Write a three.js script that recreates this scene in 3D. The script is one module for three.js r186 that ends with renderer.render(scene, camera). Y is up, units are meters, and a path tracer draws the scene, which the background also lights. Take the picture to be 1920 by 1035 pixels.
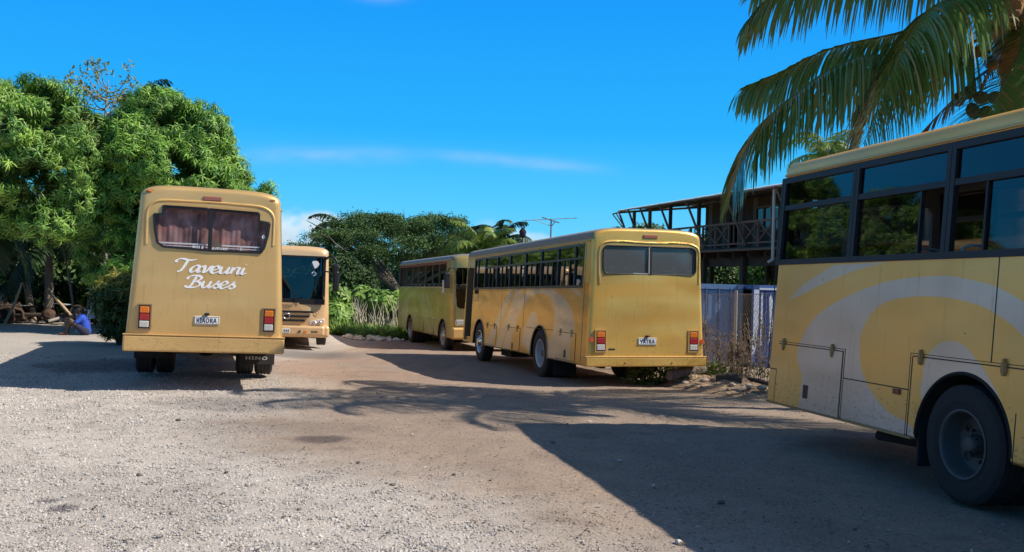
import * as THREE from 'three';
import { mergeGeometries } from 'three/addons/utils/BufferGeometryUtils.js';
import { RoundedBoxGeometry } from 'three/addons/geometries/RoundedBoxGeometry.js';
import { ImprovedNoise } from 'three/addons/math/ImprovedNoise.js';
import { MarchingCubes } from 'three/addons/objects/MarchingCubes.js';
import { FontLoader } from 'three/addons/loaders/FontLoader.js';
import { TextGeometry } from 'three/addons/geometries/TextGeometry.js';
import { Brush, Evaluator, SUBTRACTION } from 'three-bvh-csg';

// ---------------------------------------------------------------- camera, sky, sun, exposure
const scene = new THREE.Scene();
const camera = new THREE.PerspectiveCamera(32.09, 1920 / 1035, 0.1, 1500);
camera.rotation.order = 'YXZ';
camera.position.set(0, 1.75, 0);
camera.rotation.set(THREE.MathUtils.degToRad(0.4), 0, THREE.MathUtils.degToRad(1.5));

const renderer = new THREE.WebGLRenderer({ antialias: true });
renderer.toneMapping = THREE.LinearToneMapping;
renderer.toneMappingExposure = 1.4;
renderer.shadowMap.enabled = true;

const noise = new ImprovedNoise();
const fbm = (x, y, z, o = 4) => { let s = 0, a = 0.5; for (let i = 0; i < o; i++) { s += a * noise.noise(x, y, z); x *= 2.03; y *= 2.03; z *= 2.03; a *= 0.5; } return s; };
const sstep = (x, a, b) => { const t = Math.min(1, Math.max(0, (x - a) / (b - a))); return t * t * (3 - 2 * t); };
const lerp = (a, b, t) => a + (b - a) * t;
const SUN = new THREE.Vector3(0.70, 0.70, 0.09).normalize();
{ // a clear tropical sky: deep blue overhead, paler low down, low cumulus and a thin streak of cirrus
  const W = 2048, H = 1024, data = new Float32Array(W * H * 4);
  const stops = [[0, 0.16, 0.50, 0.745], [3, 0.10, 0.465, 0.735], [5, 0.062, 0.42, 0.725], [9, 0.018, 0.32, 0.715], [16, 0.009, 0.243, 0.70], [28, 0.024, 0.135, 0.36], [48, 0.034, 0.088, 0.21], [90, 0.036, 0.074, 0.165]];
  for (let r = 0; r < H; r++) {
    const el = ((r + 0.5) / H - 0.5) * 180, e = Math.max(0, el);
    let k = 0; while (k < stops.length - 2 && e > stops[k + 1][0]) k++;
    const A = stops[k], B = stops[k + 1], t = Math.min(1, (e - A[0]) / (B[0] - A[0]));
    for (let c = 0; c < W; c++) {
      const az = ((c + 0.5) / W - 0.5) * 2 * Math.PI, ce = Math.cos(el * Math.PI / 180), x = Math.cos(az) * ce, z = Math.sin(az) * ce, y = Math.sin(el * Math.PI / 180);
      const col = [1, 2, 3].map((i) => lerp(A[i], B[i], t));
      const mu = x * SUN.x + y * SUN.y + z * SUN.z, glow = 0.5 * Math.pow(Math.max(0, mu), 24) + 0.13 * Math.pow(Math.max(0, mu), 5); // aureole round the sun
      col[0] += glow; col[1] += glow * 0.95; col[2] += glow * 0.85;
      if (el > -2) {
        // fair-weather cumulus low over the horizon, a few more all round overhead
        const bear = Math.atan2(x, -z) * 180 / Math.PI; // 0 = straight ahead
        const n1 = fbm(bear * 0.16 + 3.1, e * 0.34 + 1.7, 4.2, 5), low = Math.max(sstep(n1, 0.10, 0.32) * (1 - sstep(e, 2.4 + n1 * 3, 3.6 + n1 * 3)), sstep(1.15 - ((bear + 11.6) / 2.6) ** 2 - ((e - 2.7) / 1.15) ** 2 + 1.7 * fbm(bear * 0.9, e * 1.3, 1.4, 4), 0.1, 0.75), 0.6 * sstep(1.1 - ((bear - 0.5) / 3.2) ** 2 - ((e - 2.5) / 0.7) ** 2 + 1.5 * fbm(bear * 0.8, e * 1.5, 6.4, 4), 0.1, 0.8)) * sstep(e, -1, 0.6);
        const px = x / (y + 0.12), pz = z / (y + 0.12), n2 = fbm(px * 1.7 + 9.3, pz * 1.7 + 4.4, 8.8, 5), high = sstep(n2, 0.2, 0.45) * sstep(e, 17, 26) * 0.7;
        const n3 = fbm(bear * 0.09 + 1.2, e * 1.1 + 0.4, 2.5, 4);
        const streak = (Math.exp(-(((e - 7.15 - 0.05 * (bear + 10.5) + 0.25 * n3) / 0.46) ** 2)) * sstep(bear, -17.5, -13) * (1 - sstep(bear, -9, -4.5)) * 0.42 + Math.exp(-(((e - 7.15 + 0.06 * (bear - 1) + 0.25 * n3) / 0.34) ** 2)) * sstep(bear, -7, -2) * (1 - sstep(bear, 2, 7.4)) * 0.34) * (0.6 + 0.9 * n3 + 0.7 * fbm(bear * 0.6, e * 3, 5.5, 4)) + 0.45 * Math.exp(-(((bear + 8.4) / 1.3) ** 2) - ((e - 16.5) / 0.4) ** 2);
        const wl = Math.min(1, low * 0.8), wh = high, ws = Math.max(0, streak);
        const sh = 0.80 + 0.5 * n1;
        const mixc = (w, cr, cg, cb) => { col[0] = lerp(col[0], cr, w); col[1] = lerp(col[1], cg, w); col[2] = lerp(col[2], cb, w); };
        mixc(wl, 0.66 * sh, 0.74 * sh, 0.80 * sh); mixc(wh, 0.7, 0.71, 0.74); mixc(ws, 0.38, 0.50, 0.78);
      } else { col[0] = 0.16; col[1] = 0.14; col[2] = 0.12; }
      const o = (r * W + c) * 4; data[o] = col[0]; data[o + 1] = col[1]; data[o + 2] = col[2]; data[o + 3] = 1;
    }
  }
  const sky = new THREE.DataTexture(data, W, H, THREE.RGBAFormat, THREE.FloatType);
  sky.mapping = THREE.EquirectangularReflectionMapping; sky.magFilter = THREE.LinearFilter; sky.needsUpdate = true;
  scene.background = sky; scene.environment = sky;
}
const sun = new THREE.DirectionalLight(new THREE.Color().setRGB(1, 0.91, 0.79), 4.4);
sun.name = 'sun';
sun.position.copy(SUN).multiplyScalar(80); sun.target.position.set(0, 0, -15); sun.position.add(sun.target.position);
sun.castShadow = true; sun.shadow.mapSize.set(4096, 4096);
Object.assign(sun.shadow.camera, { left: -45, right: 45, top: 45, bottom: -45, near: 1, far: 220 });
scene.add(sun, sun.target);

// ---------------------------------------------------------------- helpers
const rng = (seed) => () => { seed = (seed + 0x6d2b79f5) | 0; let t = Math.imul(seed ^ (seed >>> 15), 1 | seed); t = (t + Math.imul(t ^ (t >>> 7), 61 | t)) ^ t; return ((t ^ (t >>> 14)) >>> 0) / 4294967296; };
const V = (x, y, z) => new THREE.Vector3(x, y, z);
const lin = (r, g, b) => new THREE.Color().setRGB(r, g, b);
const counts = new Map();
const numbered = (n) => { const k = counts.get(n) ?? 0; counts.set(n, k + 1); return k ? n + '_' + String(k).padStart(3, '0') : n; };
function tag(o, label, category, group, kind) {
  o.userData = { ...o.userData, label, category };
  if (group) o.userData.group = group;
  if (kind) o.userData.kind = kind;
  return o;
}
function thing(name, label, category, pos = [0, 0, 0], turn = 0, group) {
  const o = new THREE.Group(); o.name = numbered(name); o.position.set(...pos); o.rotation.y = turn; scene.add(o);
  return tag(o, label, category, group);
}
const clean = (g) => {
  g = g.index ? g.toNonIndexed() : g;
  for (const k of Object.keys(g.attributes)) if (!['position', 'normal', 'uv'].includes(k)) g.deleteAttribute(k);
  if (!g.attributes.normal) g.computeVertexNormals();
  if (!g.attributes.uv) g.setAttribute('uv', new THREE.BufferAttribute(new Float32Array(g.attributes.position.count * 2), 2));
  g.clearGroups();
  return g;
};
function join(list) { list = [].concat(list).map(clean); return list.length === 1 ? list[0] : mergeGeometries(list, false); }
function part(name, geos, mat, parent) {
  const m = new THREE.Mesh(Array.isArray(geos) ? join(geos) : geos, mat);
  m.name = parent === scene ? numbered(name) : name; m.castShadow = m.receiveShadow = true; parent.add(m);
  return m;
}
const M4 = new THREE.Matrix4();
const at = (g, x, y, z, rx = 0, ry = 0, rz = 0) => g.applyMatrix4(new THREE.Matrix4().makeRotationFromEuler(new THREE.Euler(rx, ry, rz)).setPosition(x, y, z));
const box = (w, h, d, x = 0, y = 0, z = 0) => new THREE.BoxGeometry(w, h, d).translate(x, y, z);
const rbox = (w, h, d, r, x = 0, y = 0, z = 0, seg = 2) => new RoundedBoxGeometry(w, h, d, seg, Math.min(r, w / 2.01, h / 2.01, d / 2.01)).translate(x, y, z);
const tube = (pts, r, n = 12, seg = 6, closed = false) => new THREE.TubeGeometry(new THREE.CatmullRomCurve3(pts.map((p) => p.isVector3 ? p : V(...p)), closed), n, r, seg, closed);
function bar(a, b, w, h = w) { // a square timber or steel bar from a to b
  a = V(...a); b = V(...b); const d = b.clone().sub(a), L = d.length(), g = new THREE.BoxGeometry(w, L, h);
  g.applyQuaternion(new THREE.Quaternion().setFromUnitVectors(V(0, 1, 0), d.normalize()));
  return g.translate((a.x + b.x) / 2, (a.y + b.y) / 2, (a.z + b.z) / 2);
}
function rod(a, b, r, seg = 6, r2 = r) {
  a = V(...a); b = V(...b); const d = b.clone().sub(a), L = d.length(), g = new THREE.CylinderGeometry(r2, r, L, seg);
  g.applyQuaternion(new THREE.Quaternion().setFromUnitVectors(V(0, 1, 0), d.normalize()));
  return g.translate((a.x + b.x) / 2, (a.y + b.y) / 2, (a.z + b.z) / 2);
}
function taper(pts, radii, seg = 8, wob = 0, seed = 1) { // a tapered limb through points
  const curve = new THREE.CatmullRomCurve3(pts.map((p) => p.isVector3 ? p : V(...p))), n = Math.max(6, pts.length * 4), fr = curve.computeFrenetFrames(n), pos = [], idx = [], uv = [];
  for (let i = 0; i <= n; i++) {
    const t = i / n, p = curve.getPointAt(t), f = t * (radii.length - 1), k = Math.min(radii.length - 2, Math.floor(f)), r = lerp(radii[k], radii[k + 1], f - k);
    for (let j = 0; j <= seg; j++) {
      const a = (j % seg) / seg * Math.PI * 2, rr = r * (1 + wob * noise.noise(Math.cos(a) * 1.7 + seed, t * n * 0.6, Math.sin(a) * 1.7));
      pos.push(p.x + (fr.normals[i].x * Math.cos(a) + fr.binormals[i].x * Math.sin(a)) * rr, p.y + (fr.normals[i].y * Math.cos(a) + fr.binormals[i].y * Math.sin(a)) * rr, p.z + (fr.normals[i].z * Math.cos(a) + fr.binormals[i].z * Math.sin(a)) * rr);
      uv.push(j / seg, t * 4);
      if (i < n && j < seg) { const q = i * (seg + 1) + j; idx.push(q, q + 1, q + seg + 1, q + 1, q + seg + 2, q + seg + 1); }
    }
  }
  const g = new THREE.BufferGeometry();
  g.setAttribute('position', new THREE.Float32BufferAttribute(pos, 3)); g.setAttribute('uv', new THREE.Float32BufferAttribute(uv, 2)); g.setIndex(idx); g.computeVertexNormals();
  return g;
}
const std = (r, g, b, rough = 0.7, metal = 0, extra = {}) => new THREE.MeshStandardMaterial({ color: lin(r, g, b), roughness: rough, metalness: metal, ...extra });
const phys = (r, g, b, extra) => new THREE.MeshPhysicalMaterial({ color: lin(r, g, b), ...extra });
function noiseTex(size, f, { srgb = false, repeat = 1 } = {}) { // f(u, v) -> [r, g, b] in 0..255, tiling is up to f
  const d = new Uint8Array(size * size * 4);
  for (let y = 0; y < size; y++) for (let x = 0; x < size; x++) { const c = f(x / size, y / size), o = (y * size + x) * 4; d[o] = c[0]; d[o + 1] = c[1]; d[o + 2] = c[2]; d[o + 3] = 255; }
  const t = new THREE.DataTexture(d, size, size); t.wrapS = t.wrapT = THREE.RepeatWrapping; t.magFilter = THREE.LinearFilter; t.minFilter = THREE.LinearMipmapLinearFilter;
  if (srgb) t.colorSpace = THREE.SRGBColorSpace;
  t.repeat.set(repeat, repeat); t.needsUpdate = true; return t;
}
// noise that tiles over the unit square
const tile = (u, v, f, s, o = 3) => { let sum = 0, a = 0.5, fr = f; for (let i = 0; i < o; i++) { const R = fr / (2 * Math.PI), cu = Math.cos(u * 6.28319) * R, su = Math.sin(u * 6.28319) * R, cv = Math.cos(v * 6.28319) * R, sv = Math.sin(v * 6.28319) * R; sum += a * noise.noise(cu + s + cv * 0.73, su + sv * 0.69 - s * 1.3, cv + su * 0.31 + sv * 0.51); a *= 0.5; fr *= 2; } return sum; };

// height of the ground: level gravel on the left, falling away towards the back of the yard
const KN = [[0, 0], [-9, -0.02], [-14, -0.05], [-17, -0.12], [-20.7, -0.235], [-26, -0.34], [-33, -0.55], [-40, -0.68], [-60, -1.1], [-120, -1.6], [-900, -3]];
function ground(x, z) {
  let k = 0; while (k < KN.length - 2 && z < KN[k + 1][0]) k++;
  const b = lerp(KN[k][1], KN[k + 1][1], Math.min(1, Math.max(0, (KN[k][0] - z) / (KN[k][0] - KN[k + 1][0]))));
  const w = sstep(-z, 17, 28), side = sstep(x, lerp(-6.5, -11, w), lerp(0, -5.5, w));
  const h = lerp(sstep(-z, 30, 70) * -0.5, b, side) - 0.05 * sstep(x, 2, 4.5) * (1 - sstep(-z, 9, 12));
  return h + 0.035 * noise.noise(x * 0.45, 3.3, z * 0.45) + 0.012 * noise.noise(x * 1.7, 7.7, z * 1.7);
}
const font = await new FontLoader().loadAsync('fonts/droid/droid_sans_bold.typeface.json');
function text(str, size, depth = 0.003, widthWanted, weight = 0) {
  const g = new TextGeometry(str, { font, size, depth, curveSegments: 4, bevelEnabled: false });
  g.computeBoundingBox(); const b = g.boundingBox; g.translate(-(b.min.x + b.max.x) / 2, -(b.min.y + b.max.y) / 2, 0);
  if (widthWanted) g.scale(widthWanted / (b.max.x - b.min.x), 1, 1);
  return g;
}

// ---------------------------------------------------------------- shared materials
const bumpWave = noiseTex(256, (u, v) => { const n = 128 + 150 * tile(u, v, 4, 2.7, 1); return [n, n, n]; });
const bumpFine = noiseTex(256, (u, v) => { const n = 128 + 190 * tile(u, v, 22, 8.1, 4); return [n, n, n]; });
const roughTex = noiseTex(256, (u, v) => { const n = 190 + 120 * tile(u, v, 7, 5.5, 4); return [n, Math.min(255, Math.max(90, n)), n]; });
const MAT = {
  rubber: std(0.022, 0.021, 0.021, 0.85, 0, { bumpMap: bumpFine, bumpScale: 0.002 }),
  tyre: std(0.030, 0.029, 0.029, 0.8, 0, { bumpMap: bumpFine, bumpScale: 0.0015 }),
  dustyTyre: std(0.030, 0.027, 0.025, 0.92),
  black: std(0.012, 0.012, 0.013, 0.45),
  frameBlack: std(0.012, 0.012, 0.013, 0.55),
  blackGloss: phys(0.01, 0.01, 0.012, { roughness: 0.12, clearcoat: 0.6 }),
  under: std(0.02, 0.018, 0.016, 0.9),
  steelRim: std(0.50, 0.49, 0.47, 0.42, 0.55),
  greyRim: std(0.10, 0.098, 0.094, 0.6, 0.2),
  hub: std(0.12, 0.11, 0.10, 0.55, 0.4),
  chrome: std(0.75, 0.75, 0.75, 0.18, 1),
  darkMetal: std(0.10, 0.10, 0.10, 0.5, 0.6),
  interior: std(0.16, 0.15, 0.14, 0.85),
  seat: std(0.035, 0.04, 0.06, 0.9),
  seatRail: std(0.5, 0.48, 0.44, 0.5),
  amber: phys(0.75, 0.22, 0.02, { roughness: 0.25, clearcoat: 0.5, emissive: lin(0, 0, 0) }),
  red: phys(0.42, 0.02, 0.025, { roughness: 0.25, clearcoat: 0.5 }),
  whiteLens: phys(0.62, 0.6, 0.55, { roughness: 0.25, clearcoat: 0.5 }),
  plate: std(0.78, 0.79, 0.8, 0.4),
  plateText: std(0.02, 0.022, 0.03, 0.5),
  white: std(0.82, 0.82, 0.83, 0.5),
  glass: phys(0.9, 0.9, 0.9, { transmission: 1, thickness: 0, roughness: 0.02, ior: 1.52 }),
  darkGlass: phys(0.20, 0.21, 0.20, { transmission: 1, thickness: 0, roughness: 0.02, ior: 1.6 }),
  dustGlass: phys(0.30, 0.33, 0.35, { transmission: 0.72, thickness: 0, roughness: 0.06, ior: 1.6 }),
  greenGlass: phys(0.10, 0.15, 0.12, { transmission: 1, thickness: 0, roughness: 0.03, ior: 1.9 }),
  clearLens: phys(0.9, 0.92, 0.95, { transmission: 0.7, thickness: 0, roughness: 0.05 }),
  rust: std(0.22, 0.085, 0.04, 0.9, 0, { bumpMap: bumpFine, bumpScale: 0.004 }),
};
MAT.rubber.bumpMap = null;

// ---------------------------------------------------------------- buses
const LW = 13.4, LH = 3.5;
const SW = { // the swoosh of the livery, in metres from the rear (s) and up (y)
  A: [[0.39, 1.69], [0.62, 1.83], [0.89, 1.94], [1.34, 2.09], [2.32, 2.1], [1.74, 2.02], [1.09, 1.87], [0.7, 1.76]],
  B: [[5.7, 0.44], [5.25, 0.95], [4.7, 1.5], [4.3, 1.70], [3.88, 1.86], [3.49, 1.93], [3.13, 1.96], [2.35, 1.91], [1.57, 1.73], [1.05, 1.52], [0.77, 1.25], [0.72, 1.06], [0.8, 0.92], [0.87, 0.8], [0.84, 0.44],
    [2.95, 0.44], [2.89, 0.57], [2.51, 0.66], [2.19, 0.84], [2.02, 1.02], [1.95, 1.25], [1.98, 1.42], [2.16, 1.62], [2.51, 1.74], [3.15, 1.77], [3.65, 1.71], [3.91, 1.63], [4.25, 1.45], [4.75, 0.98], [5.15, 0.44]],
  C: [[3.04, 0.80], [3.01, 1.07], [3.05, 1.22], [3.17, 1.33], [3.32, 1.38], [3.52, 1.36], [3.73, 1.23], [3.88, 1.1], [4.02, 0.94], [4.1, 0.7], [3.5, 0.5]],
  V1: [[7.4, 0.44], [5.32, 1.9], [4.95, 1.9], [6.75, 0.44]],
  V2: [[6.45, 0.44], [4.74, 1.9], [4.2, 1.9], [5.95, 0.44]],
};
function livery(gold, silver, swoosh, seed, wear = 1, roof = null) {
  const c = document.createElement('canvas'), S = 2048 / LW; c.width = 2048; c.height = Math.round(LH * S);
  const x = c.getContext('2d'), R = rng(seed), P = (s, y) => [s * S, (LH - y) * S];
  x.fillStyle = gold; x.fillRect(0, 0, c.width, c.height);
  if (swoosh) for (const k of ['A', 'B', 'C', 'V1', 'V2']) {
    x.fillStyle = silver; x.beginPath(); if (k[0] === 'V') SW[k].forEach(([s, y], i) => x[i ? 'lineTo' : 'moveTo'](...P(s, y))); else { const q = SW[k], n = q.length, sharp = (p) => p[1] < 0.55 || p[1] > 2.08 || p[0] < 0.4, C = (t) => [0, 1].map((a) => { const i = Math.floor(t), f = t - i, p1 = q[i % n], p2 = q[(i + 1) % n], p0 = sharp(p1) ? p1 : q[(i + n - 1) % n], p3 = sharp(p2) ? p2 : q[(i + 2) % n]; return 0.5 * (2 * p1[a] + (p2[a] - p0[a]) * f + (2 * p0[a] - 5 * p1[a] + 4 * p2[a] - p3[a]) * f * f + (3 * p1[a] - p0[a] - 3 * p2[a] + p3[a]) * f * f * f); }); for (let t = 0; t < n; t += 0.1) x[t ? 'lineTo' : 'moveTo'](...P(...C(t))); } x.closePath(); x.fill();
  }
  // faded patches, dust thrown up along the skirt, streaks run down from the windows
  for (let i = 0; i < 260 * wear; i++) {
    const s = R() * LW, y = 0.4 + R() * 2.9, w = 0.15 + R() * 0.9, h = 0.08 + R() * 0.4;
    const g = x.createRadialGradient(0, 0, 0, 0, 0, 1), a = 0.05 + R() * 0.06, t = R() < 0.5 ? '255,235,190' : '95,66,30';
    g.addColorStop(0, `rgba(${t},${a})`); g.addColorStop(1, `rgba(${t},0)`);
    x.save(); x.translate(...P(s, y)); x.scale(w * S, h * S); x.fillStyle = g; x.beginPath(); x.arc(0, 0, 1, 0, 7); x.fill(); x.restore();
  }
  for (let i = 0; i < 260 * wear; i++) {
    const s = R() * LW, y = 0.7 + R() * 1.6, l = 0.1 + R() * 0.7, [px, py] = P(s, y);
    const gs = x.createLinearGradient(0, py, 0, py + l * S), cs = R() < 0.6 ? '70,50,26' : '240,220,180'; gs.addColorStop(0, `rgba(${cs},${0.03 + R() * 0.07})`); gs.addColorStop(1, `rgba(${cs},0)`); x.fillStyle = gs; x.fillRect(px, py, 0.6 + R() * 4.2, l * S);
  }
  for (let i = 0; i < 2600 * wear; i++) {
    const s = R() * LW, y = 0.4 + R() * R() * 0.55, [px, py] = P(s, y);
    x.fillStyle = `rgba(122,98,74,${0.06 + R() * 0.2})`; x.fillRect(px, py, 1 + R() * 6, 1 + R() * 2);
  }
  if (roof) { const [y0, colour] = roof, [, py] = P(0, y0); x.fillStyle = colour; x.fillRect(0, 0, 10.6 * S, py); for (let i = 0; i < 500; i++) { x.fillStyle = `rgba(${R() < 0.5 ? '60,48,36' : '190,180,160'},0.10)`; x.fillRect(R() * 10.6 * S, R() * py, 2 + R() * 40, 1 + R() * 4); } } // dust and grime on the roof
  for (let i = 0; i < 50 * wear; i++) { // chips and scrapes
    const [px, py] = P(R() * LW, R() < 0.6 ? 0.46 + R() * 0.5 : 0.5 + R() * 1.5); x.fillStyle = `rgba(${R() < 0.5 ? '62,40,24' : '214,200,176'},${0.35 + 0.4 * R()})`; x.beginPath(); x.ellipse(px, py, 0.5 + 2.2 * R() ** 2, 0.4 + 0.9 * R(), R() * 3, 0, 7); x.fill();
    if (i % 4 === 0) { x.strokeStyle = `rgba(230,215,185,${0.12 + 0.2 * R()})`; x.lineWidth = 0.8; x.beginPath(); x.moveTo(px, py); x.lineTo(px + 10 + 60 * R(), py + (R() - 0.5) * 6); x.stroke(); }
  }
  const t = new THREE.CanvasTexture(c); t.colorSpace = THREE.SRGBColorSpace; t.anisotropy = 8;
  // how glossy each part is: bright roof dust is dull, the washed sides shine
  const c2 = document.createElement('canvas'); c2.width = 670; c2.height = 175; const q = c2.getContext('2d'), S2 = 50;
  q.fillStyle = '#5e5e5e'; q.fillRect(0, 0, 670, 175);
  for (let i = 0; i < 500; i++) { const v = 70 + R() * 60 | 0; q.fillStyle = `rgba(${v},${v},${v},0.25)`; q.beginPath(); q.ellipse(R() * 670, R() * 175, 4 + R() * 22, 2 + R() * 9, 0, 0, 7); q.fill(); }
  const sk = q.createLinearGradient(0, 175 - 20, 0, 175 - 60); sk.addColorStop(0, 'rgba(200,200,200,0.4)'); sk.addColorStop(1, 'rgba(200,200,200,0)'); q.fillStyle = sk; q.fillRect(0, 100, 670, 75);
  if (roof) { q.fillStyle = '#f4f4f4'; q.fillRect(0, 0, 530, (LH - roof[0]) * S2); }
  t.userData.rough = new THREE.CanvasTexture(c2);
  return t;
}
const wm = (t, k) => { const c = t.clone(); c.repeat.set(k * LW, k * LH); c.needsUpdate = true; return c; };
function paint(map, wave, rough, metal, coat, ku = 0.42, kv = 0.42) {
  const bumpMap = bumpWave.clone(); bumpMap.repeat.set(ku * LW, kv * LH); bumpMap.needsUpdate = true;
  return new THREE.MeshPhysicalMaterial({ map, roughness: Math.min(1, rough * 2.4), metalness: metal, clearcoat: coat, clearcoatRoughness: 0.2, bumpMap, bumpScale: wave, roughnessMap: map.userData.rough });
}
// planar uv of the livery: along the side, or across the ends
function liveryUv(g, L) {
  const p = g.attributes.position, uv = new Float32Array(p.count * 2), a = V(0, 0, 0), b = V(0, 0, 0), c = V(0, 0, 0), n = V(0, 0, 0);
  for (let i = 0; i < p.count; i += 3) {
    a.fromBufferAttribute(p, i); b.fromBufferAttribute(p, i + 1); c.fromBufferAttribute(p, i + 2);
    n.copy(b).sub(a).cross(c.clone().sub(a)).normalize();
    const end = Math.abs(n.z) > 0.72;
    [a, b, c].forEach((q, k) => { uv[(i + k) * 2] = (end ? 12.1 + q.x : -q.z) / LW; uv[(i + k) * 2 + 1] = q.y / LH; });
  }
  g.setAttribute('uv', new THREE.BufferAttribute(uv, 2));
  return g;
}
function profile(W2, lean, hb, Hc, H, n = 14) { // the cross-section, anticlockwise seen from behind
  const w = (y) => W2 - lean * (y - hb), pts = [], wr = w(Hc);
  const ys = [hb, hb + 0.03]; for (let y = hb + 0.4; y < Hc - 0.05; y += 0.4) ys.push(y); ys.push(Hc);
  for (let i = 1; i < 4; i++) pts.push([-W2 + (2 * W2 * i) / 4, hb]);
  ys.forEach((y, i) => pts.push([i ? w(y) : W2 - 0.02, y]));
  for (let i = 1; i < n * 2; i++) {
    const t = (i / (n * 2)) * Math.PI, c = Math.cos(t), s = Math.sin(t);
    pts.push([wr * Math.sign(c) * Math.pow(Math.abs(c), 0.42), Hc + (H - Hc) * Math.pow(s, 0.62)]);
  }
  ys.reverse().forEach((y, i) => pts.push([i === ys.length - 1 ? -W2 + 0.02 : -w(y), y]));
  return pts;
}
function bodyLoft(o) { // o: W, lean, hb, Hc, H, z0, z1 (rear, front), rr, fr (corner radii), rb, fb (bulge of the ends), rake
  const P = profile(o.W / 2, o.lean, o.hb, o.Hc, o.H), N = P.length, rings = [], yc = (o.hb + o.H) / 2;
  const ring = (z, inset, k = 1) => rings.push(P.map(([x, y]) => {
    let xx = x * (1 - inset / (o.W / 2)), yy = o.hb + (y - o.hb) * (1 - inset * (0.8 / (o.H - o.hb)));
    xx *= k; yy = yc + (yy - yc) * k;
    const f = (o.z0 - z) / (o.z0 - o.z1); // rake of the windscreen at the front end
    return [xx, yy, z + (o.rake ?? 0) * Math.max(0, yy - 1.15) * sstep(f, 0.85, 1)];
  }));
  const q = (r, a) => r * (1 - Math.sin(a));
  for (const k of [0.3, 0.6, 0.8, 0.93]) ring(o.z0 + o.rb * (1 - k * k), o.rr, k);
  for (let i = 0; i <= 5; i++) { const a = (i / 5) * Math.PI / 2; ring(o.z0 - o.rr * (1 - Math.cos(a)) * 1, q(o.rr, a)); }
  const zs = o.z0 - o.rr, ze = o.z1 + o.fr; for (let i = 1; i < 8; i++) ring(lerp(zs, ze, i / 8), 0);
  for (let i = 5; i >= 0; i--) { const a = (i / 5) * Math.PI / 2; ring(o.z1 + o.fr * (1 - Math.cos(a)), q(o.fr, a)); }
  for (const k of [0.93, 0.8, 0.6, 0.3]) ring(o.z1 - o.fb * (1 - k * k), o.fr, k);
  const pos = [0, yc, o.z0 + o.rb], idx = [];
  rings.forEach((r) => r.forEach((p) => pos.push(...p)));
  const last = pos.length / 3; pos.push(0, yc, o.z1 - o.fb + (o.rake ?? 0) * Math.max(0, yc - 1.15));
  for (let j = 0; j < N; j++) { const k = (j + 1) % N; idx.push(0, 1 + j, 1 + k); const b = 1 + (rings.length - 1) * N; idx.push(last, b + k, b + j); }
  for (let i = 0; i < rings.length - 1; i++) for (let j = 0; j < N; j++) { const k = (j + 1) % N, a = 1 + i * N, b = a + N; idx.push(a + j, b + j, a + k, a + k, b + j, b + k); }
  const g = new THREE.BufferGeometry(); g.setAttribute('position', new THREE.Float32BufferAttribute(pos, 3)); g.setIndex(idx); g.computeVertexNormals();
  g.setAttribute('uv', new THREE.Float32BufferAttribute(new Float32Array(pos.length / 3 * 2), 2));
  return g;
}
const csg = new Evaluator(); csg.useGroups = true;
function subtract(a, geo, mat) { const b = new Brush(geo, mat); b.updateMatrixWorld(true); const r = csg.evaluate(a, b, SUBTRACTION); r.updateMatrixWorld(true); return r; }

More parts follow.
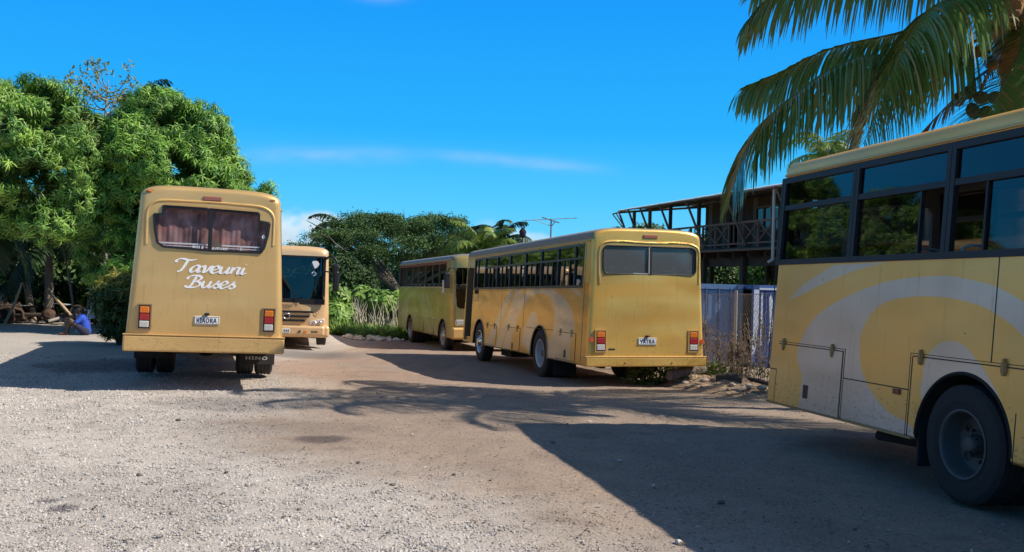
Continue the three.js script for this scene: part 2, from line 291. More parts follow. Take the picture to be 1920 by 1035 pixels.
function wheelParts(bus, x, y, z, sd, kind, mats) { // one wheel on the outer side sd (+1 right, -1 left)
  const w = new THREE.Group(); w.name = 'wheel'; w.position.set(x, y, z); bus.add(w);
  const turn = (g) => { g.rotateZ(-Math.PI / 2); if (sd < 0) g.rotateY(Math.PI); return g; }; // lathe axis y -> outward x
  const L = (pts, n = 48) => new THREE.LatheGeometry(pts.map(([r, a]) => new THREE.Vector2(r, a)), n);
  const tp = [[0.285, -0.11], [0.30, -0.13], [0.36, -0.143], [0.42, -0.148], [0.46, -0.142], [0.490, -0.126], [0.505, -0.108], [0.51, -0.085]];
  for (const g of [-0.055, 0, 0.055]) tp.push([0.51, g - 0.012], [0.497, g - 0.008], [0.497, g + 0.008], [0.51, g + 0.012]);
  tp.push([0.51, 0.085], [0.505, 0.108], [0.490, 0.126], [0.470, 0.137], [0.466, 0.143], [0.455, 0.142], [0.42, 0.148], [0.375, 0.146], [0.365, 0.149], [0.355, 0.142], [0.31, 0.132], [0.298, 0.135], [0.285, 0.118]);
  const ty = [L(tp, 56)];
  if (kind !== 'far') for (let i = 0; i < 64; i++) for (const s of [-1, 1]) { const a = (i / 64) * Math.PI * 2; ty.push(at(new THREE.BoxGeometry(0.018, 0.034, 0.034), Math.cos(a) * 0.500, s * 0.100, Math.sin(a) * 0.500, 0, -a, 0)); } // shoulder lugs
  if (kind.includes('dual')) ty.push(L(tp, 40).translate(0, -0.32, 0));
  part('tyre', turn(join(ty)), mats.tyre ?? MAT.tyre, w);
  const nut = (r, h, n, hn, rn = 0.014) => { const a = []; for (let i = 0; i < n; i++) { const t = (i / n) * Math.PI * 2; a.push(new THREE.CylinderGeometry(rn, rn, hn, 6).translate(Math.cos(t) * r, h, Math.sin(t) * r)); } return a; };
  const holes = (r, h, n, rr, tilt) => { const a = []; for (let i = 0; i < n; i++) { const t = (i / n) * Math.PI * 2 + 0.3; const g = new THREE.SphereGeometry(rr, 10, 6); g.scale(1, 0.18, 1.25); g.rotateZ(tilt); g.translate(r, h, 0); g.rotateY(t); a.push(g); } return a; };
  const each = (name, list, m) => { if (kind.includes('far')) part(name + 's', turn(join(list)), m, w).userData.kind = 'stuff'; else for (const g of list) part(name, turn(clean(g)), m, w); };
  if (kind.includes('dual')) {
    part('rim', turn(L([[0.300, 0.140], [0.290, 0.146], [0.278, 0.138], [0.270, 0.115], [0.262, 0.03], [0.255, -0.03], [0.235, -0.052], [0.20, -0.062], [0.11, -0.066], [0.0, -0.066]])), mats.rim, w);
    part('hub', turn(join([L([[0.095, -0.066], [0.092, 0.02], [0.075, 0.045], [0.072, 0.075], [0.05, 0.088], [0, 0.09]], 24), L([[0.115, -0.066], [0.115, -0.02], [0.09, -0.02]], 24)])), mats.hub, w);
    each('nut', [...nut(0.150, -0.05, 8, 0.05, 0.017), ...nut(0.08, 0.05, 8, 0.02, 0.009)], mats.hub);
    each('hand_hole', holes(0.215, -0.056, 5, 0.036, 0.3), MAT.black);
  } else {
    part('rim', turn(L([[0.300, 0.138], [0.290, 0.144], [0.278, 0.136], [0.268, 0.110], [0.258, 0.06], [0.235, 0.05], [0.205, 0.085], [0.18, 0.112], [0.125, 0.118], [0.12, 0.150], [0.085, 0.160], [0.08, 0.185], [0.0, 0.19]])), mats.rim, w);
    each('nut', nut(0.155, 0.125, 8, 0.03, 0.017), mats.hub);
    each('hand_hole', holes(0.228, 0.067, 8, 0.026, -0.85), MAT.black);
  }
  return w;
}

function makeBus(o) {
  const bus = thing('bus', o.label, 'bus', o.pos, 0, 'gold buses parked in the yard');
  bus.rotation.order = 'YXZ'; bus.rotation.set(o.pitch, o.yaw, o.roll);
  const w = (y) => o.W / 2 - o.lean * (y - o.hb), B = { bus, o, w };
  const map = (g, sd) => { // (s, y, d) -> the side sd of the bus
    const p = g.attributes.position;
    for (let i = 0; i < p.count; i++) { const s = p.getX(i), y = p.getY(i), d = p.getZ(i); p.setXYZ(i, sd * (w(y) + d), y, -s); }
    if (sd < 0) { const id = g.index; if (id) for (let i = 0; i < id.count; i += 3) { const t = id.getX(i); id.setX(i, id.getX(i + 2)); id.setX(i + 2, t); } else for (let i = 0; i < p.count; i += 3) for (let k = 0; k < 3; k++) { const t = p.array[i * 3 + k]; p.array[i * 3 + k] = p.array[i * 3 + 6 + k]; p.array[i * 3 + 6 + k] = t; } }
    g.computeVertexNormals();
    return g;
  };
  B.onSide = (geos, sd) => [].concat(geos).map((g) => map(g, sd));
  const sbox = (s0, s1, y0, y1, d0, d1) => new THREE.BoxGeometry(s1 - s0, y1 - y0, d1 - d0, 1, 1, 1).translate((s0 + s1) / 2, (y0 + y1) / 2, (d0 + d1) / 2);
  B.sbox = sbox;
  // the shell: outer body minus the saloon, the windows and the wheel arches
  const outer = { W: o.W, lean: o.lean, hb: o.hb, Hc: o.Hc, H: o.H, z0: 0, z1: -o.L, rr: o.rr ?? 0.1, fr: 0.22, rb: o.rb ?? 0.03, fb: o.fb ?? 0.08, rake: o.rake ?? 0.06 };
  const fl = 1.16, inner = { ...outer, W: 2 * (w(fl) - 0.05), hb: fl, Hc: o.Hc - 0.03, H: o.H - 0.07, z0: -0.05, z1: -o.L + 0.07, rr: 0.08, fr: 0.2, rb: 0.02 };
  let b = new Brush(bodyLoft(outer), o.paint); b.updateMatrixWorld(true);
  b = subtract(b, bodyLoft(inner), MAT.interior);
  for (const [s0, s1, y0, y1] of o.openings) b = subtract(b, box(4, y1 - y0, s1 - s0, 0, (y0 + y1) / 2, -(s0 + s1) / 2), MAT.frameBlack);
  if (o.rearHole) b = subtract(b, new THREE.ExtrudeGeometry(o.rearHole, { depth: 0.5, bevelEnabled: false, curveSegments: 6 }).translate(0, 0, -0.25), MAT.frameBlack);
  if (o.frontHole) b = subtract(b, new THREE.ExtrudeGeometry(o.frontHole, { depth: 0.9, bevelEnabled: false, curveSegments: 6 }).translate(0, 0, -o.L - 0.45), MAT.frameBlack);
  for (const ax of o.axles) for (const sd of [-1, 1]) b = subtract(b, new THREE.CylinderGeometry(ax.r ?? 0.6, ax.r ?? 0.6, 0.75, 40).rotateZ(Math.PI / 2).translate(sd * (o.W / 2 - 0.22), ax.y ?? 0.5, -ax.s), MAT.under);
  const g = b.geometry.index ? b.geometry.toNonIndexed() : b.geometry;
  const mats = Array.isArray(b.material) ? b.material : [b.material];
  const body = new THREE.Mesh(liveryUv(g, o.L), mats); body.name = 'body'; body.castShadow = body.receiveShadow = true; bus.add(body);
  // running gear, seen in the shade under the floor
  const und = [box(0.09, 0.2, o.L - 1.6, -0.43, o.hb - 0.02, -o.L / 2 - 0.3), box(0.09, 0.2, o.L - 1.6, 0.43, o.hb - 0.02, -o.L / 2 - 0.3), box(1.3, 0.3, 1.0, 0.1, o.hb - 0.03, -o.axles[0].s - 2.4), box(0.6, 0.34, 0.9, -0.6, o.hb - 0.04, -o.axles[0].s - 3.6)];
  for (const ax of o.axles) und.push(rod([-o.W / 2 + 0.3, 0.5, -ax.s], [o.W / 2 - 0.3, 0.5, -ax.s], 0.075, 10));
  und.push(new THREE.SphereGeometry(0.2, 12, 8).translate(0, 0.5, -o.axles[0].s));
  part('chassis', und, MAT.under, bus);
  // wheels
  o.axles.forEach((ax, i) => { for (const sd of [-1, 1]) wheelParts(bus, sd * (o.W / 2 - 0.17), 0.51, -ax.s, sd, (i ? 'front' : 'dual') + (o.far ? ' far' : ''), { tyre: o.tyreMat, rim: i ? o.frontRim ?? MAT.chrome : o.rearRim ?? MAT.steelRim, hub: i ? MAT.steelRim : o.hubMat ?? MAT.hub }); });
  // windows
  for (const sd of [-1, 1]) for (const win of o.windows) {
    const f = win.frame.map(([s0, s1, y0, y1, d = 0.008]) => sbox(s0, s1, y0, y1, -0.045, d));
    const fr = part('window_frame', B.onSide(f, sd), win.mat ?? MAT.frameBlack, bus);
    for (const [s0, s1, y0, y1, d = -0.02] of win.panes) part('pane', B.onSide(new THREE.PlaneGeometry(s1 - s0, y1 - y0).translate((s0 + s1) / 2, (y0 + y1) / 2, d), sd), win.glass, fr);
  }
  // seats
  if (o.seats !== false) {
    const shape = join([rbox(0.44, 0.62, 0.09, 0.04, 0, 0.72, 0), rbox(0.44, 0.10, 0.44, 0.04, 0, 0.38, -0.24), box(0.05, 0.34, 0.3, 0.15, 0.17, -0.2)]);
    const rail = join([tube([[-0.2, 0.9, 0.03], [-0.19, 1.06, 0.03], [0, 1.1, 0.03], [0.19, 1.06, 0.03], [0.2, 0.9, 0.03]], 0.016, 12, 5)]);
    for (let s = 0.9; s < o.L - 1.9; s += 0.78) for (const x of [-0.8, 0.8]) {
      const st = part('seat', shape, MAT.seat, bus); st.position.set(x, 1.17 - 0.02, -s);
      part('grab_rail', rail, MAT.seatRail, st);
    }
    part('cab_wall', [box(o.W - 0.5, 0.9, 0.03, 0, 1.62, -o.L + 1.75)], MAT.interior, bus);
  }
  // a hinged flap in the skirt: its own panel, gap and hinges
  B.flap = (sd, s0, s1, y0, y1, { hinges = [], handle, top } = {}) => {
    const sh = [sbox(s0, s1, y0, y1, -0.004, 0.009)];
    const gap = part('flap_seal', B.onSide([sbox(s0 - 0.011, s1 + 0.011, y0 - 0.011, y1 + 0.011, -0.004, 0.0035)], sd), MAT.black, bus);
    part('flap', B.onSide(sh, sd).map((q) => liveryUv(q.toNonIndexed(), o.L)), o.paint, bus);
    for (const s of hinges) part('hinge', B.onSide([sbox(s - 0.028, s + 0.028, y1 - 0.045, y1 + 0.05, 0, 0.022), sbox(s - 0.012, s + 0.012, y1 - 0.07, y1 + 0.07, 0, 0.026)], sd), o.hingeMat ?? o.trim, bus);
    if (handle) part('handle', B.onSide([sbox(handle[0] - 0.05, handle[0] + 0.05, handle[1] - 0.075, handle[1] + 0.075, 0, 0.014)], sd), MAT.black, bus);
    return gap;
  };
  B.strip = (sd, pts, d = 0.003, t = 0.011, mat = MAT.black, name = 'panel_joint') => { // a dark joint between panels
    const l = [];
    for (let i = 0; i + 1 < pts.length; i++) { const [a, b2] = [pts[i], pts[i + 1]], h = Math.abs(a[0] - b2[0]) > Math.abs(a[1] - b2[1]); l.push(h ? sbox(Math.min(a[0], b2[0]), Math.max(a[0], b2[0]), (a[1] + b2[1]) / 2 - t / 2, (a[1] + b2[1]) / 2 + t / 2, -0.004, d) : sbox((a[0] + b2[0]) / 2 - t / 2, (a[0] + b2[0]) / 2 + t / 2, Math.min(a[1], b2[1]), Math.max(a[1], b2[1]), -0.004, d)); }
    return part(name, B.onSide(l, sd), mat, bus);
  };
  B.gutter = (y, mat = o.trim, d = 0.022) => { for (const sd of [-1, 1]) part('gutter', B.onSide([sbox(0.1, o.L - 0.4, y - 0.012, y + 0.012, -0.01, d)], sd), mat, bus); };
  B.arch = (sd, s, y, r, mat) => { // lip of a wheel arch
    const pts = []; for (let i = 0; i <= 24; i++) { const a = Math.PI * i / 24; pts.push([s + Math.cos(a) * r, y + Math.sin(a) * r, 0.004]); }
    pts.unshift([s + r, o.hb, 0.004]); pts.push([s - r, o.hb, 0.004]);
    part('arch_lip', B.onSide([new THREE.TubeGeometry(new THREE.CatmullRomCurve3(pts.map((p) => V(...p)), false, 'catmullrom', 0.1), 60, 0.014, 5)], sd), mat, bus);
  };
  const yc = (o.hb + o.H) / 2, hh = (o.H - o.hb) / 2, rb = o.rb ?? 0.03;
  B.rz = (x, y) => rb * (1 - Math.min(1, Math.max(Math.abs(x) / (w(y) - 0.1), Math.abs(y - yc) / (hh - 0.08))) ** 2); // z of the rear panel
  B.rear = (g, x, y, d = 0) => g.translate(x, y, B.rz(x, y) + d);
  return B;
}
const rshape = (x0, x1, y0, y1, r) => { const s = new THREE.Shape(); s.moveTo(x0 + r, y0); s.lineTo(x1 - r, y0); s.absarc(x1 - r, y0 + r, r, -Math.PI / 2, 0); s.lineTo(x1, y1 - r); s.absarc(x1 - r, y1 - r, r, 0, Math.PI / 2); s.lineTo(x0 + r, y1); s.absarc(x0 + r, y1 - r, r, Math.PI / 2, Math.PI); s.lineTo(x0, y0 + r); s.absarc(x0 + r, y0 + r, r, Math.PI, Math.PI * 1.5); return s; };
function plateOn(B, x, y, str, w = 0.37, h = 0.135) {
  const z = B.rz(x, y), p = part('number_plate', [rbox(w, h, 0.012, 0.012, x, y, z + 0.008)], MAT.plate, B.bus);
  part('plate_border', [box(w - 0.012, 0.006, 0.003, x, y + h / 2 - 0.012, z + 0.0145), box(w - 0.012, 0.006, 0.003, x, y - h / 2 + 0.012, z + 0.0145), box(0.006, h - 0.03, 0.003, x - w / 2 + 0.009, y, z + 0.0145), box(0.006, h - 0.03, 0.003, x + w / 2 - 0.009, y, z + 0.0145)], MAT.plateText, p);
  part('lettering', [text(str, h * 0.56, 0.003, w * 0.8).translate(x, y, z + 0.0135)], MAT.plateText, p);
  part('plate_lamp', [rbox(0.07, 0.03, 0.06, 0.01, x, y + h / 2 + 0.035, z + 0.025), bar([x - 0.03, y + h / 2 + 0.01, z + 0.03], [x + 0.02, y + h / 2 + 0.035, z + 0.04], 0.012)], MAT.black, B.bus);
}
function tailLamp(B, x, y0, y1, w, frame) { // three lenses one above the other in a recess
  const z = B.rz(x, (y0 + y1) / 2), h = y1 - y0, t = part('tail_lamp', [box(w, 0.018, 0.035, x, y0 + 0.009, z + 0.008), box(w, 0.018, 0.035, x, y1 - 0.009, z + 0.008), box(0.02, h - 0.036, 0.035, x - w / 2 + 0.01, (y0 + y1) / 2, z + 0.008), box(0.02, h - 0.036, 0.035, x + w / 2 - 0.01, (y0 + y1) / 2, z + 0.008)], frame, B.bus);
  part('lamp_back', [box(w - 0.042, h - 0.038, 0.01, x, (y0 + y1) / 2, z + 0.004)], MAT.black, t);
  const iw = w - 0.07, hs = (h - 0.06) / 3;
  [[MAT.whiteLens, 0], [MAT.red, 1], [MAT.amber, 2]].forEach(([m, k]) => {
    const yy = y0 + 0.03 + hs * (k + 0.5), l = [rbox(iw, hs - 0.012, 0.024, 0.01, x, yy, z + 0.016)];
    for (let i = -2; i <= 2; i++) l.push(box(iw - 0.02, 0.004, 0.004, x, yy + i * hs * 0.16, z + 0.029)); // moulded ribs
    part('lens', l, m, t);
  });
}
// script lettering: each stroke a ribbon as a broad pen leaves it
function ribbons(strokes, nib, thin, ang, depth) {
  const out = [], nx = Math.cos(ang), ny = Math.sin(ang);
  strokes.forEach((st, k) => {
    const c = new THREE.CatmullRomCurve3(st.map(([x, y]) => V(x + y * 0.28, y, 0)), false, 'centripetal'), n = st.length * 7, pos = [], idx = [];
    for (let i = 0; i <= n; i++) {
      const p = c.getPoint(i / n), t = c.getTangent(i / n), end = Math.min(1, Math.min(i, n - i) / 3 + 0.35), hw = (thin + nib * Math.abs(t.x * ny - t.y * nx)) * end;
      pos.push(p.x - t.y * hw, p.y + t.x * hw, depth + k * 0.0004, p.x + t.y * hw, p.y - t.x * hw, depth + k * 0.0004);
      if (i < n) { const q = i * 2; idx.push(q, q + 1, q + 2, q + 2, q + 1, q + 3); }
    }
    const g = new THREE.BufferGeometry(); g.setAttribute('position', new THREE.Float32BufferAttribute(pos, 3)); g.setIndex(idx); g.computeVertexNormals(); out.push(g);
  });
  return out;
}
const GL = {
  T: [1.02, [[[-0.55, 1.3], [-0.62, 1.55], [-0.42, 1.82], [-0.05, 1.86], [0.4, 1.72], [0.85, 1.74], [1.15, 1.9]], [[0.42, 1.74], [0.36, 1.2], [0.28, 0.5], [0.12, 0.06], [-0.12, 0.04]]]],
  B: [1.3, [[[0.36, 1.6], [0.28, 1.0], [0.2, 0.4], [0.08, 0.05]], [[-0.45, 1.1], [-0.4, 1.45], [0.0, 1.68], [0.55, 1.68], [0.88, 1.42], [0.74, 1.05], [0.4, 0.88], [0.84, 0.78], [1.02, 0.48], [0.82, 0.12], [0.36, -0.02], [-0.1, 0.0], [-0.45, 0.18]]]],
  a: [0.98, [[[0.72, 0.84], [0.45, 1.0], [0.14, 0.76], [0.02, 0.36], [0.2, 0.02], [0.5, 0.2], [0.72, 0.8]], [[0.78, 1.0], [0.70, 0.4], [0.80, 0.03], [1.0, 0.22]]]],
  v: [0.92, [[[-0.06, 0.75], [0.12, 1.0], [0.26, 0.6], [0.34, 0.0], [0.66, 0.5], [0.78, 0.95], [0.98, 0.85]]]],
  e: [0.86, [[[0.0, 0.38], [0.42, 0.52], [0.62, 0.82], [0.38, 1.04], [0.06, 0.72], [0.04, 0.25], [0.32, -0.02], [0.82, 0.34]]]],
  u: [1.02, [[[0.0, 1.0], [-0.02, 0.45], [0.12, 0.04], [0.38, 0.08], [0.62, 0.5]], [[0.7, 1.0], [0.64, 0.35], [0.76, 0.02], [1.02, 0.26]]]],
  n: [1.0, [[[0.04, 0.98], [0.02, 0.5], [0.0, 0.0]], [[0.04, 0.4], [0.34, 0.92], [0.6, 0.9], [0.6, 0.4], [0.7, 0.02], [1.0, 0.25]]]],
  i: [0.5, [[[0.06, 0.98], [0.03, 0.4], [0.16, 0.02], [0.5, 0.24]], [[0.06, 1.42], [0.10, 1.48]]]],
  s: [0.72, [[[-0.1, 0.14], [0.28, 0.7], [0.42, 1.08], [0.38, 0.72], [0.62, 0.34], [0.42, 0.02], [0.08, 0.1]]]],
};
function script(word, x, y, xh, width, depth) {
  const st = []; let cx = 0;
  for (const ch of word) { const [adv, ss] = GL[ch]; for (const s of ss) st.push(s.map(([a, b]) => [a + cx, b])); cx += adv; }
  const k = width / (cx + 0.55);
  return ribbons(st, 0.125, 0.05, 0.55, depth).map((g) => g.scale(k, xh, 1).translate(x, y, 0));
}
const shape = (pts) => { const s = new THREE.Shape(); pts.forEach(([a, b], i) => s[i ? 'lineTo' : 'moveTo'](a, b)); s.closePath(); return s; };

const trimGold = std(0.58, 0.36, 0.13, 0.5, 0.3);
// --- the middle bus, seen from behind with its left side
{
  const map = livery('#f0c165', '#e2d6be', true, 11, 1, [2.79, '#9c8b76']);
  const o = {
    label: 'gold bus in the middle, its back to us, with a wide two-pane rear window', pos: [2.563, -0.184, -17.961], yaw: 0.282, pitch: -0.018, roll: 0.005,
    W: 2.42, lean: 0.045, hb: 0.436, Hc: 2.80, H: 3.02, L: 10.05, rr: 0.09, rb: 0.03, paint: paint(map, 0.040, 0.31, 0.52, 0.10, 0.26, 0.72), trim: trimGold,
    openings: [[0.42, 8.92, 1.92, 2.70], [8.98, 9.52, 0.60, 2.50]],
    rearHole: rshape(-0.90, 0.99, 2.155, 2.675, 0.10), frontHole: rshape(-1.02, 1.02, 1.35, 2.6, 0.12),
    axles: [{ s: 2.85 }, { s: 8.06 }], windows: [], rearRim: std(0.62, 0.62, 0.62, 0.4, 0.3),
  };
  const m = [0.42, 0.90, 1.92, 3.03, 4.19, 5.45, 6.60, 7.78, 8.90], frame = [[0.39, 8.95, 2.68, 2.73], [0.39, 8.95, 1.885, 1.94], [0.42, 7.75, 2.43, 2.47]], panes = [];
  m.forEach((s, i) => frame.push([s - 0.03, s + 0.03, 1.92, 2.70, 0.006]));
  for (let i = 0; i < m.length - 1; i++) {
    const a = m[i] + 0.03, b = m[i + 1] - 0.03;
    if (i < 7) panes.push([a, b, 2.47, 2.68]);
    if (i === 0) { panes.push([a, b, 1.94, 2.43]); continue; }
    const q = a + (b - a) * (i === 7 ? 0.7 : 0.30), h = a + (b - a) * 0.64; // the rear third of each pair stands open
    frame.push([q - 0.018, q + 0.018, 1.94, i === 7 ? 2.68 : 2.43, 0]);
    if (i < 7) { frame.push([h - 0.014, h + 0.014, 1.94, 2.43, -0.002]); panes.push([q, h, 1.94, 2.43], [h, b, 1.94, 2.43, -0.03]); } else panes.push([a, b, 1.94, 2.68]);
  }
  o.windows.push({ frame, panes, glass: MAT.greenGlass, mat: std(0.022, 0.028, 0.026, 0.35) });
  const B = makeBus(o), { bus } = B;
  B.gutter(2.765);
  // rear window: two panes, rubber seal, mullion, raised surround
  const fr = part('rear_window_frame', [box(0.045, 0.53, 0.05, 0.05, 2.415, 0.01), tube([...rshape(-0.90, 0.99, 2.155, 2.675, 0.10).getPoints(8)].map((p) => [p.x, p.y, B.rz(p.x, p.y) + 0.004]), 0.016, 90, 6, true)], MAT.frameBlack, bus);
  part('pane', [new THREE.PlaneGeometry(0.93, 0.52).translate(-0.43, 2.415, 0.002)], MAT.dustGlass, fr);
  part('pane', [new THREE.PlaneGeometry(0.92, 0.52).translate(0.525, 2.415, -0.010)], MAT.dustGlass, fr);
  part('sash_rail', [box(0.02, 0.5, 0.02, 0.018, 2.415, 0.022), box(0.3, 0.014, 0.014, -0.15, 2.165, 0.022)], MAT.seatRail, fr);
  part('window_surround', [tube([[-0.965, 1.96], [-0.975, 2.3], [-0.965, 2.62], [-0.88, 2.725], [0, 2.745], [0.95, 2.725], [1.05, 2.62], [1.06, 2.3], [1.06, 2.0]].map(([x, y]) => [x, y, B.rz(x, y) - 0.008]), 0.026, 60, 8)], o.paint, bus);
  part('top_lamp', [rbox(0.29, 0.07, 0.03, 0.012, 0.045, 2.865, B.rz(0, 2.865) + 0.004)], std(0.30, 0.10, 0.06, 0.5), bus);
  for (const x of [-0.93, 0.955]) tailLamp(B, x, 0.70, 1.115, 0.225, trimGold);
  for (const [x, y] of [[-1.11, 0.93], [1.135, 0.90]]) part('round_lamp', [at(new THREE.CylinderGeometry(0.045, 0.05, 0.03, 20), x, y, 0.012, Math.PI / 2)], phys(0.55, 0.09, 0.04, { roughness: 0.3 }), bus);
  plateOn(B, 0.0, 0.90, 'YATRA', 0.375, 0.135);
  part('badge', [0, 1, 2, 3].map((i) => box(0.026, 0.028 + 0.006 * (i % 2), 0.005, -0.76 + i * 0.034, 0.755, B.rz(-0.71, 0.755) + 0.004)), MAT.plateText, bus).userData.kind = 'stuff';
  const bp = part('bumper', [rbox(2.44, 0.175, 0.16, 0.025, 0, 0.52, -0.035, 3)], o.paint, bus); bp.geometry = liveryUv(bp.geometry, o.L);
  part('bumper_edge', [rbox(2.46, 0.02, 0.17, 0.008, 0, 0.612, -0.035)], trimGold, bus);
  for (const x of [-0.45, 0.5]) part('tow_hook_bolt', [new THREE.SphereGeometry(0.014, 8, 6).translate(x, 0.50, 0.05)], MAT.black, bus);
  // left side: flaps, arches, joints, open front door
  B.flap(-1, 0.62, 1.72, 0.49, 1.01, { hinges: [0.85, 1.5], handle: [1.18, 0.6] });
  B.flap(-1, 4.30, 5.45, 0.47, 0.98, { hinges: [4.5, 5.25], handle: [4.85, 0.56] });
  B.flap(-1, 6.32, 7.40, 0.50, 0.97, { hinges: [6.5, 7.2] });
  B.strip(-1, [[0.42, 1.86], [8.92, 1.86]], 0.006, 0.02, trimGold, 'belt_moulding');
  B.strip(-1, [[0.3, 0.5], [0.3, 2.7]]); B.strip(-1, [[4.1, 1.0], [4.1, 1.84]]); B.strip(-1, [[6.0, 1.0], [6.0, 1.84]]); B.strip(-1, [[1.95, 1.03], [3.8, 1.03]]);
  for (const a of o.axles) B.arch(-1, a.s, 0.5, 0.605, trimGold);
  part('door', [...B.onSide([B.sbox(9.48, 9.53, 0.50, 2.48, -0.4, 0.05)], -1)], std(0.20, 0.13, 0.06, 0.5), bus);
  part('driver_window', B.onSide([new THREE.PlaneGeometry(0.42, 0.34).translate(8.55, 1.74, 0.006)], -1), MAT.greenGlass, bus);
  for (const s of [-1, 1]) part('roof_lamp', [rbox(0.08, 0.05, 0.04, 0.012, s * 1.03, 2.82, -0.09)], MAT.rust, bus);
  for (const s of [-1, 1]) part('mudflap', [rbox(0.5, 0.42, 0.02, 0.008, s * 0.86, 0.30, -2.15)], MAT.rubber, bus);
}
// --- the bus on the left, seen from behind
{
  const map = livery('#dab272', '#b8aa93', false, 5, 1.6);
  const RW = [[-0.81, 2.575], [-0.685, 2.58], [-0.685, 2.70], [-0.03, 2.695], [0.69, 2.68], [0.69, 2.565], [0.85, 2.54], [0.83, 2.35], [0.785, 2.16], [0.74, 2.085], [0.0, 2.08], [-0.66, 2.105], [-0.745, 2.16], [-0.79, 2.37]];
  const o = {
    label: 'gold bus on the left with white script lettering below a stepped rear window', pos: [-4.587, 0.034, -14.406], yaw: 0.298, pitch: -0.001, roll: -0.019,
    W: 2.29, lean: 0.058, hb: 0.555, Hc: 2.80, H: 3.03, L: 9.6, rr: 0.11, rb: 0.035, paint: paint(map, 0.004, 0.42, 0.40, 0.1), trim: trimGold,
    openings: [[0.55, 8.3, 1.95, 2.66]], rearHole: shape(RW), frontHole: rshape(-0.95, 0.95, 1.35, 2.6, 0.12),
    axles: [{ s: 2.45 }, { s: 7.7 }], windows: [],
  };
  const m = [0.55, 1.9, 3.2, 4.5, 5.8, 7.1, 8.3], frame = [[0.52, 8.33, 2.64, 2.70, 0.016], [0.52, 8.33, 1.93, 1.98, 0.016]], panes = [];
  m.forEach((s) => frame.push([s - 0.04, s + 0.04, 1.95, 2.66, 0.016]));
  for (let i = 0; i < m.length - 1; i++) panes.push([m[i] + 0.04, m[i + 1] - 0.04, 1.98, 2.64]);
  o.windows.push({ frame, panes, glass: MAT.greenGlass });
  const B = makeBus(o), { bus } = B;
  B.gutter(2.76);
  const P3 = (l, d) => l.map(([x, y]) => V(x, y, B.rz(x, y) + d));
  const seal = (l) => { const out = []; for (let i = 0; i < l.length; i++) { const a = l[i], b = l[(i + 1) % l.length]; out.push(bar([a.x, a.y, a.z], [b.x, b.y, b.z], 0.034, 0.03)); } return out; };
  const fr = part('rear_window_frame', [...seal(P3(RW, 0.006)), box(0.055, 0.60, 0.03, -0.005, 2.385, 0.03)], MAT.black, bus);
  const pg = (l) => new THREE.ShapeGeometry(shape(l)).translate(0, 0, 0.012);
  part('pane', [pg([[-0.80, 2.57], [-0.685, 2.575], [-0.685, 2.695], [-0.03, 2.69], [-0.03, 2.085], [-0.66, 2.11], [-0.74, 2.165], [-0.785, 2.37]])], MAT.glass, fr);
  part('pane', [pg([[0.02, 2.69], [0.69, 2.675], [0.69, 2.56], [0.84, 2.535], [0.82, 2.35], [0.78, 2.165], [0.735, 2.09], [0.02, 2.085]]).translate(0, 0, -0.008)], MAT.glass, fr);
  // faded curtain cloth behind the glass, with folds
  const cur = new THREE.PlaneGeometry(1.7, 0.66, 90, 1), cp = cur.attributes.position; for (let i = 0; i < cp.count; i++) { const x = cp.getX(i); cp.setZ(i, 0.007 * Math.sin(x * 34 + 2 * Math.sin(x * 7)) + 0.004 * Math.sin(x * 83)); } cur.computeVertexNormals();
  const cloth = noiseTex(256, (u, v) => { const n = 0.5 + 1.5 * tile(u, v * 0.25, 14, 3.3, 4), m2 = 0.5 + 1.4 * tile(u, v, 4, 9.9, 3); return [150 + 60 * n - 30 * m2, 112 + 60 * n - 8 * m2, 104 + 64 * n]; }, { srgb: true });
  part('curtain', [cur.translate(0.0, 2.42, -0.075)], std(0.8, 0.66, 0.66, 0.95, 0, { map: cloth }), bus);
  part('parcel_rail', [box(1.45, 0.022, 0.02, 0.0, 2.165, -0.03), box(1.45, 0.012, 0.012, 0, 2.125, -0.03), box(0.02, 0.08, 0.02, 0.45, 2.13, -0.03)], MAT.white, bus);
  part('cardboard', [new THREE.ShapeGeometry(shape([[0.02, 2.09], [0.2, 2.085], [0.17, 2.17], [0.11, 2.23], [0.02, 2.26]])).translate(0, 0, -0.018)], std(0.2, 0.15, 0.12, 0.9), bus);
  part('sticker', [new THREE.ShapeGeometry(shape([[0.765, 2.29], [0.80, 2.32], [0.775, 2.37], [0.745, 2.33]])).translate(0, 0, 0.006)], MAT.white, bus);
  part('window_lettering', [text('BULA', 0.05, 0.002, 0.165).translate(-0.165, 2.118, 0.0145), text('TAVEUNI', 0.05, 0.002, 0.26).translate(0.12, 2.108, 0.0145)], MAT.white, bus);
  part('lettering', [...script('Taveuni', -0.435, 1.745, 0.104, 1.06, 0), ...script('Buses', -0.28, 1.52, 0.104, 0.74, 0)].map((g) => g.translate(0, 0, 0.004)).map((g) => { const p = g.attributes.position; for (let i = 0; i < p.count; i++) p.setZ(i, p.getZ(i) + B.rz(p.getX(i), p.getY(i))); return g; }), std(0.86, 0.86, 0.86, 0.55), bus);
  part('window_surround', [tube([[-0.90, 2.13], [-0.905, 2.45], [-0.89, 2.66], [-0.79, 2.765], [-0.3, 2.80], [0.3, 2.80], [0.78, 2.765], [0.90, 2.66], [0.915, 2.45], [0.915, 2.2]].map(([x, y]) => [x, y, B.rz(x, y) - 0.010]), 0.024, 60, 8)], o.paint, bus);
  part('window_ledge', [bar([-0.67, 2.735, 0.035], [-0.05, 2.735, 0.035], 0.03, 0.03), bar([0.0, 2.73, 0.035], [0.68, 2.715, 0.035], 0.03, 0.03)], trimGold, bus);
  part('top_lamp', [rbox(0.27, 0.065, 0.03, 0.012, 0.005, 2.86, B.rz(0, 2.86) + 0.004)], std(0.30, 0.11, 0.08, 0.5), bus);
